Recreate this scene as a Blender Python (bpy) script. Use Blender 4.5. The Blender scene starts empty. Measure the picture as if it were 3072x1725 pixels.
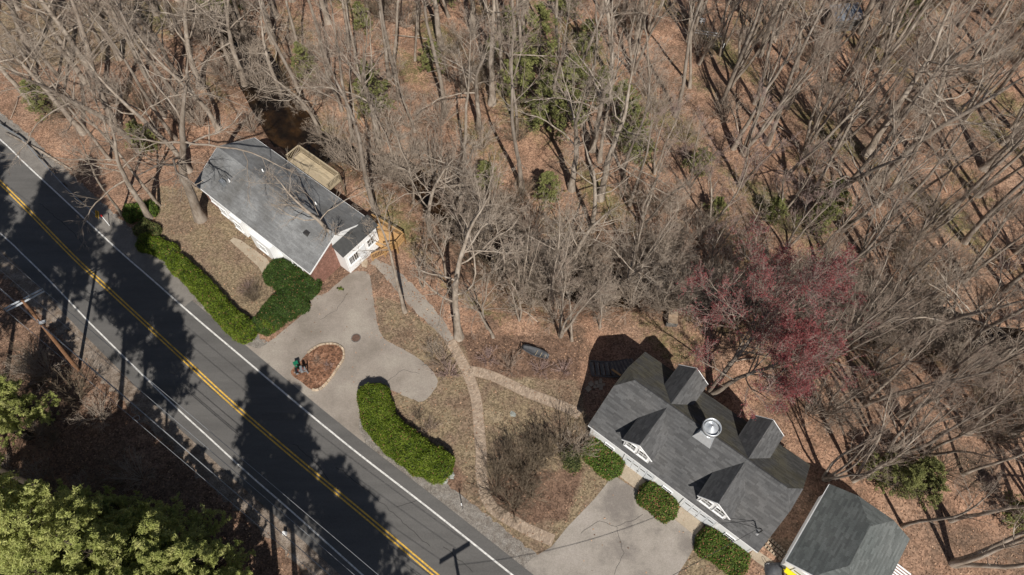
import bpy, math, random
import numpy as np
from mathutils import Vector, Matrix
R=math.radians
sc=bpy.context.scene
# ------------------------------------------------------------ camera, world, sun, exposure
CAMH=55.0; FPX=2048.0; PITCH=R(60)
cam_d=bpy.data.cameras.new('camera'); cam=bpy.data.objects.new('camera',cam_d); sc.collection.objects.link(cam)
cam_d.sensor_width=36; cam_d.lens=24; cam_d.clip_start=0.5; cam_d.clip_end=4000
cam.location=(0,0,CAMH); cam.rotation_euler=(math.pi/2-PITCH,0,0)
sc.camera=cam
SUN_EL=R(47); SUN_AZ=R(167)          # azimuth clockwise from +Y, where the sun stands
w=bpy.data.worlds.new('World'); sc.world=w; w.use_nodes=True
wn=w.node_tree; bg=wn.nodes['Background']; sky=wn.nodes.new('ShaderNodeTexSky')
sky.sky_type='NISHITA'; sky.sun_disc=False; sky.sun_elevation=SUN_EL; sky.sun_rotation=SUN_AZ
wn.links.new(sky.outputs[0],bg.inputs[0]); bg.inputs[1].default_value=0.05
sl=bpy.data.lights.new('sun','SUN'); sl.energy=5.0; sl.angle=R(0.5); sl.color=(1,0.955,0.875)
so=bpy.data.objects.new('sun',sl); sc.collection.objects.link(so)
sv=Vector((math.sin(SUN_AZ)*math.cos(SUN_EL),math.cos(SUN_AZ)*math.cos(SUN_EL),math.sin(SUN_EL)))
so.rotation_euler=sv.to_track_quat('Z','Y').to_euler(); so.location=(20,-40,60)
sc.view_settings.view_transform='Standard'; sc.view_settings.look='None'
sc.view_settings.exposure=0; sc.view_settings.gamma=1
sc.render.engine='CYCLES'
sc.cycles.max_bounces=4; sc.cycles.diffuse_bounces=2; sc.cycles.glossy_bounces=2; sc.cycles.transparent_max_bounces=4

# ------------------------------------------------------------ photo pixel -> place
_c,_s=math.cos(PITCH),math.sin(PITCH)
def W(px,py,z=0.0):
    u=(px-1536)/FPX; v=(862.5-py)/FPX
    dx,dy,dz=u,_c+v*_s,-_s+v*_c
    t=(z-CAMH)/dz
    return (dx*t,dy*t)
# stream course (plan) and terrain
SX=[];SY=[]
for p in [(-500,-900),(560,-60),(660,60),(745,180),(830,320),(930,400),(1060,440),(1200,490),(1310,570),(1420,650),(1560,740),(1700,790),(1850,830),(2000,840),(2200,850),(2450,880),(2700,920),(2900,975),(3200,1010),(4200,1050)]:
    x,y=W(*p)
    if p[0]==-500: x,y=-400,500
    SX.append(x);SY.append(y)
SX=np.array(SX);SY=np.array(SY)
def sstep(a,b,x):
    t=np.clip((x-a)/(b-a),0,1); return t*t*(3-2*t)
def sdist(x,y):
    fx=np.interp(x,SX,SY); sl_=(np.interp(x+.5,SX,SY)-np.interp(x-.5,SX,SY))
    return (y-fx)/np.sqrt(1+sl_*sl_)
def terr(x,y):
    x=np.asarray(x,float);y=np.asarray(y,float)
    d=sdist(x,y)
    hw=1.5+0.8*np.sin(x*.21+1)+.5*np.sin(x*.57+y*.3)+.35*np.sin(x*1.3+y)
    south=-2.4*sstep(-6.6,-.2,d+hw-1.9); north=-2.4*(1-sstep(.2,6.0,d-hw+1.6))
    z=np.where(d<0,south,north)
    und=(0.55*np.sin(x*.13+1)*np.cos(y*.11)+0.35*np.sin(x*.31+y*.23)+.12*np.sin(x*.9)*np.sin(y*.8+1))*sstep(6,18,d)
    # drop behind the carriage house where the steps go down
    g=sstep(0,3,(x-7.2)*.63+(y-22.2)*.777)*sstep(-1.5,1.0,x-7.2)*(d<0)*(1-sstep(11,19,x))
    z=np.minimum(z,-1.3*g*sstep(0.3,1.2,y-20.))
    return z+und
def T(x,y): return float(terr(x,y))
def at(px,py,dz=0.0):
    z=0.0
    for i in range(12):
        x,y=W(px,py,z); z=z*.4+(T(x,y)+dz)*.6
    x,y=W(px,py,z); return (x,y,z)

# ------------------------------------------------------------ tagging
def tag(o,label=None,cat=None,group=None,kind=None):
    if label: o['label']=label
    if cat: o['category']=cat
    if group: o['group']=group
    if kind: o['kind']=kind
    return o
C=sc.collection
def thing(name,label,cat,loc=(0,0,0),rz=0.0,group=None):
    o=bpy.data.objects.new(name,None); C.objects.link(o); o.location=loc; o.rotation_euler=(0,0,rz)
    o.empty_display_size=.3
    return tag(o,label,cat,group)

# ------------------------------------------------------------ mesh builder
class MB:
    def __init__(s): s.v=[];s.f=[];s.mi=[];s.m=0;s.col=[];s.c=.5
    def add(s,vs,fs):
        b=len(s.v); s.v+= [tuple(p) for p in vs]
        for f in fs: s.f.append(tuple(b+i for i in f)); s.mi.append(s.m); s.col.append(s.c)
        return s
    def box(s,x0,x1,y0,y1,z0,z1):
        return s.add([(x0,y0,z0),(x1,y0,z0),(x1,y1,z0),(x0,y1,z0),(x0,y0,z1),(x1,y0,z1),(x1,y1,z1),(x0,y1,z1)],
            [(0,3,2,1),(4,5,6,7),(0,1,5,4),(1,2,6,5),(2,3,7,6),(3,0,4,7)])
    def obox(s,c,hx,hy,hz,rz=0,tilt=None):
        ca,sa=math.cos(rz),math.sin(rz); vs=[]
        for dz in (-hz,hz):
            for dx,dy in ((-hx,-hy),(hx,-hy),(hx,hy),(-hx,hy)):
                p=Vector((dx,dy,dz))
                if tilt is not None: p=tilt@p
                vs.append((c[0]+p.x*ca-p.y*sa,c[1]+p.x*sa+p.y*ca,c[2]+p.z))
        return s.add(vs,[(0,3,2,1),(4,5,6,7),(0,1,5,4),(1,2,6,5),(2,3,7,6),(3,0,4,7)])
    def beam(s,a,b,wd,ht):
        a=Vector(a);b=Vector(b);d=(b-a).normalized(); up=Vector((0,0,1))
        if abs(d.z)>.95: up=Vector((0,1,0))
        r=d.cross(up).normalized()*wd/2; u=r.cross(d).normalized()*ht/2
        vs=[a-r-u,a+r-u,a+r+u,a-r+u,b-r-u,b+r-u,b+r+u,b-r+u]
        return s.add(vs,[(0,1,2,3),(7,6,5,4),(0,4,5,1),(1,5,6,2),(2,6,7,3),(3,7,4,0)])
    def prism(s,poly,z0,z1):
        n=len(poly); vs=[(p[0],p[1],z0) for p in poly]+[(p[0],p[1],z1) for p in poly]
        fs=[tuple(range(n-1,-1,-1)),tuple(range(n,2*n))]+[(i,(i+1)%n,n+(i+1)%n,n+i) for i in range(n)]
        return s.add(vs,fs)
    def slab(s,pts,th):   # 3D planar polygon given thickness downwards along normal
        P=[Vector(p) for p in pts]; nrm=(P[1]-P[0]).cross(P[2]-P[0]).normalized()
        if nrm.z<0: P=P[::-1]; nrm=-nrm
        n=len(P); vs=[p for p in P]+[p-nrm*th for p in P]
        return s.add(vs,[tuple(range(n)),tuple(range(2*n-1,n-1,-1))]+[(i,n+i,n+(i+1)%n,(i+1)%n) for i in range(n)])
    def tube(s,pts,rad,n=8,cap=True):
        P=[Vector(p) for p in pts]; vs=[];fs=[]
        for i,p in enumerate(P):
            d=(P[min(i+1,len(P)-1)]-P[max(i-1,0)]).normalized()
            ref=Vector((0,0,1)) if abs(d.z)<.9 else Vector((1,0,0))
            a=d.cross(ref).normalized(); b=d.cross(a)
            r=rad[i] if hasattr(rad,'__len__') else rad
            for k in range(n):
                t=2*math.pi*k/n; vs.append(p+a*math.cos(t)*r+b*math.sin(t)*r)
        for i in range(len(P)-1):
            for k in range(n):
                fs.append((i*n+k,i*n+(k+1)%n,(i+1)*n+(k+1)%n,(i+1)*n+k))
        if cap:
            fs.append(tuple(range(n-1,-1,-1))); fs.append(tuple((len(P)-1)*n+k for k in range(n)))
        return s.add(vs,fs)
    def lathe(s,prof,c=(0,0,0),n=24):
        vs=[];fs=[]
        for r,z in prof:
            for k in range(n):
                t=2*math.pi*k/n; vs.append((c[0]+r*math.cos(t),c[1]+r*math.sin(t),c[2]+z))
        for i in range(len(prof)-1):
            for k in range(n): fs.append((i*n+k,i*n+(k+1)%n,(i+1)*n+(k+1)%n,(i+1)*n+k))
        return s.add(vs,fs)
    def mesh(s,name,mats,smooth=False,fixn=False):
        me=bpy.data.meshes.new(name); me.from_pydata(s.v,[],s.f)
        if not isinstance(mats,(list,tuple)): mats=[mats]
        for m in mats: me.materials.append(m)
        if len(mats)>1: me.polygons.foreach_set('material_index',s.mi)
        if any(c!=.5 for c in s.col):
            a=me.attributes.new('shade','FLOAT','FACE'); a.data.foreach_set('value',s.col)
        if smooth: me.polygons.foreach_set('use_smooth',[True]*len(s.f))
        me.update(); return me
    def build(s,name,mats,parent=None,smooth=False,loc=None):
        o=bpy.data.objects.new(name,s.mesh(name,mats,smooth)); C.objects.link(o)
        if parent: o.parent=parent
        if loc: o.location=loc
        return o
def tag_struct(o): o['kind']='structure'; return o

# ------------------------------------------------------------ materials
def nt(m): m.use_nodes=True; return m.node_tree
def mat(name,cols,scale=3.0,rough=.85,bump=.0,bscale=40.0,detail=6,metal=0.0,attr=None,coat=0,spec=.3,speck=None,contrast=None,stretch=None):
    """cols = list of linear colours blended by object-space noise; speck=(scale,strength): cell-size grain"""
    m=bpy.data.materials.new(name); t=nt(m); N=t.nodes; L=t.links
    p=N['Principled BSDF']; p.inputs['Roughness'].default_value=rough; p.inputs['Metallic'].default_value=metal
    p.inputs['Specular IOR Level'].default_value=spec
    tc=N.new('ShaderNodeTexCoord'); out=tc.outputs['Object']
    if stretch:
        mp=N.new('ShaderNodeMapping'); L.new(out,mp.inputs[0]); mp.inputs['Scale'].default_value=stretch[:3]
        if len(stretch)>3: mp.inputs['Rotation'].default_value=(0,0,stretch[3])
        out=mp.outputs[0]
    nz=N.new('ShaderNodeTexNoise'); nz.inputs['Scale'].default_value=scale; nz.inputs['Detail'].default_value=detail; nz.inputs['Roughness'].default_value=.62
    L.new(out,nz.inputs['Vector'])
    cr=N.new('ShaderNodeValToRGB'); L.new(nz.outputs['Fac'],cr.inputs[0]); e=cr.color_ramp.elements
    lo,hi=contrast or (.34,.66); k=len(cols)
    if k==1: cols=[cols[0],tuple(c*1.12 for c in cols[0])]; k=2
    e[0].position=lo; e[0].color=(*cols[0],1); e[1].position=hi; e[1].color=(*cols[-1],1)
    for i in range(1,k-1):
        q=e.new(lo+(hi-lo)*i/(k-1)); q.color=(*cols[i],1)
    col=cr.outputs[0]
    def mul(col,fac_out,lo_,hi_):
        mr=N.new('ShaderNodeMapRange'); mr.inputs['To Min'].default_value=lo_; mr.inputs['To Max'].default_value=hi_; L.new(fac_out,mr.inputs[0])
        mx=N.new('ShaderNodeVectorMath'); mx.operation='SCALE'; L.new(col,mx.inputs[0]); L.new(mr.outputs[0],mx.inputs['Scale']); return mx.outputs[0]
    if speck:
        vz=N.new('ShaderNodeTexVoronoi'); vz.inputs['Scale'].default_value=speck[0]; L.new(tc.outputs['Object'],vz.inputs['Vector'])
        sp=N.new('ShaderNodeSeparateColor'); L.new(vz.outputs['Color'],sp.inputs[0])
        col=mul(col,sp.outputs[0],1-speck[1],1+speck[1])
    if attr:
        at_=N.new('ShaderNodeAttribute'); at_.attribute_name='shade'
        col=mul(col,at_.outputs['Fac'],attr[0],attr[1])
    oi=N.new('ShaderNodeObjectInfo')
    L.new(col,p.inputs['Base Color'])
    if bump:
        bz=N.new('ShaderNodeTexNoise'); bz.inputs['Scale'].default_value=bscale; bz.inputs['Detail'].default_value=4; L.new(tc.outputs['Object'],bz.inputs['Vector'])
        bp=N.new('ShaderNodeBump'); bp.inputs['Strength'].default_value=bump; bp.inputs['Distance'].default_value=.05; L.new(bz.outputs['Fac'],bp.inputs['Height']); L.new(bp.outputs[0],p.inputs['Normal'])
    return m
def leafmat(name,cols,rough=.6,trans=.25,var=(.75,1.3)):
    m=mat(name,cols,scale=1.2,rough=rough,attr=var,spec=.25)
    t=m.node_tree; p=t.nodes['Principled BSDF']
    src=p.inputs['Base Color'].links[0].from_socket
    tr=t.nodes.new('ShaderNodeBsdfTranslucent'); t.links.new(src,tr.inputs[0])
    mx=t.nodes.new('ShaderNodeMixShader'); mx.inputs[0].default_value=trans
    o=t.nodes['Material Output']; t.links.new(p.outputs[0],mx.inputs[1]); t.links.new(tr.outputs[0],mx.inputs[2]); t.links.new(mx.outputs[0],o.inputs[0])
    return m
M={}
M['asphalt']=mat('road_asphalt',[(.100,.095,.091),(.118,.112,.107),(.136,.129,.123)],scale=.5,rough=.9,bump=.3,bscale=60,speck=(28,.14),stretch=(.22,1.5,1,R(38)),detail=8)
M['shoulder']=mat('worn_asphalt',[(.17,.155,.14),(.23,.21,.19)],scale=.8,rough=.95,bump=.3,speck=(22,.18))
M['drive']=mat('pale_asphalt',[(.215,.185,.155),(.29,.25,.215),(.345,.305,.26)],scale=.3,rough=.95,bump=.3,bscale=50,speck=(18,.12),detail=9)
M['drive2']=mat('stained_asphalt',[(.21,.185,.165),(.31,.275,.24),(.35,.31,.275)],scale=.28,rough=.95,bump=.3,bscale=50,speck=(18,.12),detail=8,contrast=(.38,.6))
M['gravel_brown']=mat('brown_gravel',[(.13,.095,.07),(.22,.175,.14),(.30,.25,.21)],scale=1.2,rough=.95,bump=.8,bscale=25,speck=(18,.4))
M['gravel']=mat('grey_gravel',[(.17,.145,.125),(.23,.205,.18),(.29,.265,.24)],scale=2,rough=.95,bump=.8,bscale=30,speck=(20,.4))
M['dirt']=mat('brown_dirt',[(.16,.10,.065),(.24,.15,.10),(.30,.20,.14)],scale=1.5,rough=1,bump=.6,speck=(9,.35))
M['mulch']=mat('leafy_mulch',[(.09,.05,.032),(.20,.10,.06),(.30,.17,.11)],scale=2.2,rough=1,bump=.8,bscale=20,speck=(9,.5))
M['white']=mat('road_paint_white',[(.30,.29,.28),(.60,.585,.56),(.68,.66,.63)],scale=2.5,rough=.8,speck=(14,.2),contrast=(.28,.6))
M['yellow']=mat('road_paint_yellow',[(.30,.20,.07),(.60,.36,.06),(.70,.43,.08)],scale=2.5,rough=.8,speck=(14,.25),contrast=(.28,.58))
M['pathbrick']=mat('buff_brick',[(.33,.25,.185),(.42,.33,.255)],scale=2.5,rough=.9,attr=(.72,1.2),speck=(12,.1))
M['joint']=mat('sandy_joint',[(.24,.175,.125),(.30,.225,.17)],scale=3,rough=1)
M['concrete']=mat('pale_concrete',[(.32,.26,.19),(.42,.35,.27)],scale=1.1,rough=.9,bump=.2,speck=(15,.1))
M['shingle']=mat('grey_shingle',[(.080,.080,.082),(.094,.093,.094),(.108,.105,.104)],scale=.35,rough=.9,attr=(.76,1.24),speck=(25,.1))
M['shingle_moss']=mat('mossy_shingle',[(.080,.078,.072),(.092,.084,.062),(.078,.076,.072)],scale=.5,rough=.95,attr=(.74,1.26),speck=(25,.16),contrast=(.3,.6))
M['shingle_old']=mat('faded_shingle',[(.13,.127,.123),(.175,.176,.178),(.245,.248,.25)],scale=.3,rough=.9,attr=(.86,1.13),speck=(25,.14),detail=9)
M['shingle_green']=mat('grey_green_shingle',[(.105,.115,.112),(.135,.142,.138)],scale=.4,rough=.9,attr=(.75,1.2),speck=(25,.12))
M['underlay']=mat('roof_edge_dark',[(.05,.05,.05),(.07,.07,.07)],rough=.9)
M['wpaint']=mat('white_paint',[(.84,.84,.84),(.88,.88,.88)],scale=1.0,rough=.55)
M['door']=mat('pale_door_paint',[(.76,.79,.82),(.80,.82,.84)],scale=1.0,rough=.5)
M['glass']=mat('dark_window_glass',[(.03,.03,.032),(.06,.055,.05)],scale=2,rough=.08,spec=.6)
M['brickwall']=mat('red_brown_brick',[(.20,.10,.075),(.28,.15,.115)],scale=3,rough=.9,speck=(9,.25))
M['metal']=mat('galvanised_metal',[(.60,.62,.65),(.72,.74,.76)],scale=4,rough=.34,metal=.55,spec=.5)
M['greymetal']=mat('grey_metal',[(.30,.32,.34),(.38,.40,.42)],scale=4,rough=.5,metal=.5)
M['palemetal']=mat('pale_fibreglass',[(.50,.53,.57),(.58,.61,.65)],rough=.6)
M['black']=mat('black_paint',[(.015,.015,.016),(.025,.025,.026)],rough=.5)
M['deckwood']=mat('new_deck_wood',[(.46,.27,.11),(.58,.36,.17)],scale=5,rough=.8,stretch=(1,8,1),attr=(.85,1.12))
M['palewood']=mat('weathered_deck_wood',[(.40,.32,.21),(.52,.43,.30)],scale=5,rough=.85,stretch=(1,8,1),attr=(.85,1.12))
M['bridgewood']=mat('tan_bridge_plank',[(.24,.17,.115),(.35,.26,.185)],scale=4,rough=.9,attr=(.75,1.15))
M['greywood']=mat('grey_old_wood',[(.10,.095,.09),(.17,.16,.15)],scale=5,rough=.9)
M['polewood']=mat('brown_pole_wood',[(.16,.08,.04),(.26,.14,.08)],scale=5,rough=.9)
M['stone']=mat('field_stone',[(.22,.23,.21),(.38,.39,.36)],scale=2.5,rough=.9,bump=.6,bscale=8)
M['blockstone']=mat('tan_edging_stone',[(.42,.31,.21),(.62,.50,.38)],scale=5,rough=.9,attr=(.7,1.15))
M['rust']=mat('rusty_iron',[(.10,.06,.045),(.16,.10,.075)],scale=6,rough=.7,bump=.3)
M['green']=mat('green_plastic',[(.01,.13,.07),(.015,.17,.09)],rough=.45)
M['yel']=mat('yellow_paint',[(.80,.62,.01),(.86,.68,.015)],rough=.4)
M['yelblack']=mat('amber_reflective',[(.75,.40,.02),(.80,.45,.03)],rough=.5)
M['red']=mat('red_reflector',[(.6,.03,.03),(.65,.05,.04)],rough=.4)
M['tarp']=mat('dark_grey_canvas',[(.05,.05,.055),(.11,.115,.125)],scale=1.4,rough=.6)
M['bark']=mat('grey_bark',[(.20,.16,.125),(.32,.265,.215),(.44,.38,.32)],scale=2.2,rough=.95,bump=.6,bscale=14,stretch=(1,1,.35))
M['barkdark']=mat('brown_bark',[(.17,.13,.10),(.26,.215,.175),(.35,.30,.255)],scale=2.0,rough=.95,bump=.6,bscale=14,stretch=(1,1,.35))
M['barkpine']=mat('dark_pine_bark',[(.045,.035,.028),(.085,.065,.05)],scale=3,rough=1)
M['twig']=mat('grey_twig',[(.31,.25,.20),(.50,.415,.34)],scale=.6,rough=.9)
M['twigwarm']=mat('brown_twig',[(.25,.185,.145),(.42,.325,.26)],scale=.6,rough=.9)
M['twigdark']=mat('dark_brown_twig',[(.15,.115,.08),(.28,.22,.16)],scale=.6,rough=.9)
M['twigred']=mat('reddish_twig',[(.28,.19,.17),(.42,.31,.28)],scale=.8,rough=.9)
M['bud']=leafmat('red_maple_flower',[(.20,.048,.052),(.29,.095,.092)],trans=.3)
M['pineleaf']=leafmat('white_pine_needles',[(.28,.32,.09),(.43,.46,.15),(.56,.56,.23)],trans=.42,var=(.6,1.35))
M['hemlock']=leafmat('hemlock_needles',[(.15,.165,.055),(.27,.27,.10)],trans=.25,var=(.6,1.4))
M['yew']=leafmat('yew_leaves',[(.07,.11,.012),(.135,.19,.016),(.19,.24,.035)],trans=.2,var=(.45,1.35))
M['boxwood']=leafmat('dark_hedge_leaves',[(.035,.07,.012),(.065,.11,.022)],trans=.15,var=(.5,1.4))
M['azalea']=leafmat('mixed_azalea_leaves',[(.08,.14,.018),(.13,.19,.035)],trans=.2,var=(.5,1.4))
M['azdead']=leafmat('russet_leaves',[(.30,.12,.06),(.40,.20,.12)],trans=.1,var=(.7,1.2))
M['olive']=leafmat('olive_leaves',[(.11,.13,.04),(.16,.17,.06)],trans=.2,var=(.6,1.3))
M['hullgreen']=mat('hull_inner_shade',[(.012,.02,.005),(.03,.035,.012)],rough=1)  # near-black green: shade between the hedge leaves painted onto the hull
M['wire']=mat('aluminium_cable',[(.28,.29,.31),(.36,.37,.39)],rough=.6,metal=.3)

# water
m=mat('tannin_water',[(.004,.003,.002),(.012,.007,.004),(.038,.019,.007)],scale=.4,rough=.08,spec=.5,bump=.15,bscale=3); M['water']=m
# ground with painted zones (albedo only): R lawn, G moss, B bare mulch
def ground_mat():
    m=bpy.data.materials.new('woodland_ground'); t=nt(m); N=t.nodes; L=t.links; p=N['Principled BSDF']
    p.inputs['Roughness'].default_value=1; p.inputs['Specular IOR Level'].default_value=.1
    tc=N.new('ShaderNodeTexCoord'); O=tc.outputs['Object']
    def noise(sc_,det=6,r=.62):
        n=N.new('ShaderNodeTexNoise'); n.inputs['Scale'].default_value=sc_; n.inputs['Detail'].default_value=det; n.inputs['Roughness'].default_value=r; L.new(O,n.inputs['Vector']); return n.outputs['Fac']
    def ramp(f,cols):
        c=N.new('ShaderNodeValToRGB'); L.new(f,c.inputs[0]); e=c.color_ramp.elements
        e[0].position=cols[0][0]; e[0].color=(*cols[0][1],1); e[1].position=cols[-1][0]; e[1].color=(*cols[-1][1],1)
        for ps,cc in cols[1:-1]:
            q=e.new(ps); q.color=(*cc,1)
        return c.outputs[0]
    def mix(f,a,b):
        x=N.new('ShaderNodeMix'); x.data_type='RGBA'; L.new(f,x.inputs[0]); L.new(a,x.inputs[6]); L.new(b,x.inputs[7]); return x.outputs[2]
    def math_(op,a,b):
        x=N.new('ShaderNodeMath'); x.operation=op
        for i,q in enumerate((a,b)):
            if isinstance(q,(int,float)): x.inputs[i].default_value=q
            else: L.new(q,x.inputs[i])
        return x.outputs[0]
    def ramp_f(f):
        mr=N.new('ShaderNodeMapRange'); mr.inputs[1].default_value=.42; mr.inputs[2].default_value=.62; L.new(f,mr.inputs[0]); return mr.outputs[0]
    litter=ramp(noise(.28,10,.68),[(.30,(.10,.068,.050)),(.42,(.21,.133,.092)),(.52,(.31,.185,.125)),(.66,(.43,.265,.18))])
    lawn=ramp(noise(.35,10,.7),[(.30,(.15,.098,.068)),(.44,(.215,.155,.108)),(.56,(.235,.18,.115)),(.70,(.30,.235,.165))])
    moss=ramp(noise(.6,8),[(.3,(.10,.10,.035)),(.7,(.20,.19,.08))])
    mul=ramp(noise(.9,8),[(.3,(.10,.062,.045)),(.7,(.235,.15,.105))])
    a=N.new('ShaderNodeAttribute'); a.attribute_name='zone'; sp=N.new('ShaderNodeSeparateColor'); L.new(a.outputs['Color'],sp.inputs[0])
    nz=noise(1.3,8,.75)
    def soft(ch):
        q=math_('ADD',sp.outputs[ch],math_('MULTIPLY',math_('SUBTRACT',nz,.5),1.1))
        mr=N.new('ShaderNodeMapRange'); mr.interpolation_type='SMOOTHSTEP'; mr.inputs[1].default_value=.32; mr.inputs[2].default_value=.68; L.new(q,mr.inputs[0])
        return math_('MULTIPLY',mr.outputs[0],math_('GREATER_THAN',sp.outputs[ch],.03))
    litter=mix(math_('MULTIPLY',ramp_f(noise(.11,4)),.4),litter,ramp(noise(.5,9,.7),[(.35,(.13,.10,.078)),(.65,(.27,.205,.155))]))
    col=mix(soft(0),litter,lawn); col=mix(soft(2),col,mul)
    # scattered moss everywhere, more where painted
    mm=math_('MULTIPLY',soft(1),.8); col=mix(mm,col,moss)
    v=N.new('ShaderNodeTexVoronoi'); v.inputs['Scale'].default_value=9; L.new(O,v.inputs['Vector']); s2=N.new('ShaderNodeSeparateColor'); L.new(v.outputs['Color'],s2.inputs[0])
    mr=N.new('ShaderNodeMapRange'); mr.inputs['To Min'].default_value=.55; mr.inputs['To Max'].default_value=1.42; L.new(s2.outputs[0],mr.inputs[0])
    sca=N.new('ShaderNodeVectorMath'); sca.operation='SCALE'; L.new(col,sca.inputs[0])
    n3=noise(2.5,6,.8); q=math_('ADD',math_('MULTIPLY',n3,.9),.55)
    L.new(math_('MULTIPLY',mr.outputs[0],q),sca.inputs['Scale'])
    L.new(sca.outputs[0],p.inputs['Base Color'])
    bp=N.new('ShaderNodeBump'); bp.inputs['Strength'].default_value=.7; bp.inputs['Distance'].default_value=.08; L.new(noise(9,5,.7),bp.inputs['Height']); L.new(bp.outputs[0],p.inputs['Normal'])
    return m
M['ground']=ground_mat()

rng=np.random.default_rng(11); rnd=random.Random(5)
# ------------------------------------------------------------ polygons of the place
def P(pts,z=0): return [W(x,y,z) for x,y in pts]
def inpoly(x,y,poly):
    x=np.asarray(x);y=np.asarray(y); ins=np.zeros(x.shape,bool); n=len(poly)
    for i in range(n):
        x0,y0=poly[i];x1,y1=poly[(i+1)%n]
        c=((y0>y)!=(y1>y))&(x<(x1-x0)*(y-y0)/((y1-y0) if y1!=y0 else 1e-9)+x0); ins^=c
    return ins
def pdist(x,y,pl,closed=True):
    x=np.asarray(x,float);y=np.asarray(y,float); d=np.full(x.shape,1e9); n=len(pl)
    for i in range(n if closed else n-1):
        x0,y0=pl[i];x1,y1=pl[(i+1)%n]; vx,vy=x1-x0,y1-y0; L2=vx*vx+vy*vy+1e-9
        t=np.clip(((x-x0)*vx+(y-y0)*vy)/L2,0,1); d=np.minimum(d,np.hypot(x-x0-t*vx,y-y0-t*vy))
    return d
def soft(x,y,poly,wd):
    d=pdist(x,y,poly); s=np.where(inpoly(x,y,poly),d,-d); return np.clip(.5+s/wd,0,1)
def smooth(pts,n=6,closed=False):
    out=[];L=len(pts)
    rngi=range(L if closed else L-1)
    for i in rngi:
        p0=pts[(i-1)%L] if (closed or i>0) else pts[0]; p1=pts[i]; p2=pts[(i+1)%L]; p3=pts[(i+2)%L] if (closed or i+2<L) else pts[-1]
        for k in range(n):
            t=k/n; out.append(tuple(.5*((2*b)+(c-a)*t+(2*a-5*b+4*c-d)*t*t+(-a+3*b-3*c+d)*t**3) for a,b,c,d in zip(p0,p1,p2,p3)))
    if not closed: out.append(pts[-1])
    return out
RW=P([(-600,-10),(-420,112),(-260,225),(-120,326),(0,418),(83,498),(173,581),(347,743),(456,838),(583,950),(700,1049),(913,1229),(997,1298),(1084,1368),(1301,1536),(1537,1725),(1800,1935),(2200,2250)])
YL=P([(-700,-80),(-300,270),(0,547),(213,763),(306,850),(414,950),(560,1085),(700,1214),(900,1385),(1074,1529),(1307,1725),(1560,1937),(1950,2260)])
LW=P([(-700,110),(-300,436),(0,699),(63,758),(142,835),(252,950),(291,990),(508,1203),(613,1300),(747,1423),(876,1535),(1088,1725),(1300,1915),(1700,2270)])
RW=smooth(RW,4);YL=smooth(YL,4);LW=smooth(LW,4)
def offset(line,d):
    out=[]
    for i in range(len(line)):
        a=line[max(i-1,0)];b=line[min(i+1,len(line)-1)]; tx,ty=b[0]-a[0],b[1]-a[1]; l=math.hypot(tx,ty)
        out.append((line[i][0]-ty/l*d,line[i][1]+tx/l*d))
    return out
def jag(line,a,fr=1.0):
    out=[]
    for i,(x,y) in enumerate(line):
        out.append((x+a*math.sin(i*1.7*fr+.3)+rnd.uniform(-a,a)*.6,y+a*math.cos(i*2.3*fr)+rnd.uniform(-a,a)*.6))
    return out
def dense(line,step):
    out=[line[0]]
    for a,b in zip(line,line[1:]):
        n=max(1,int(math.dist(a,b)/step))
        for k in range(1,n+1): out.append((a[0]+(b[0]-a[0])*k/n,a[1]+(b[1]-a[1])*k/n))
    return out
ROAD=offset(RW,.95)+offset(LW,-1.0)[::-1]
LAWN=[P(q) for q in ([(470,560),(600,560),(680,640),(820,750),(900,860),(800,1000),(700,960),(560,790),(460,700)],
 [(1120,880),(1180,900),(1330,1000),(1480,1060),(1700,1080),(1740,1180),(1790,1330),(1900,1460),(1700,1650),(1560,1680),(1300,1500),(1090,1320),(1150,1200),(1300,1130),(1140,1010)],
 [(2040,1620),(2250,1740),(2360,1700),(2300,1600),(2420,1640),(2420,1900),(2000,1900)],[(0,0),(560,0),(420,170),(180,200),(0,210)])]
MULCH=[P(q) for q in ([(600,560),(700,640),(880,770),(960,880),(1060,830),(1000,760),(860,700),(640,540)],[(1430,1440),(1560,1420),(1760,1400),(1700,1560),(1560,1570),(1470,1500)],[(1380,1000),(1740,1010),(1740,1140),(1420,1130)],[(1100,1220),(1200,1240),(1400,1430),(1360,1520),(1100,1340)])]
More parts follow.
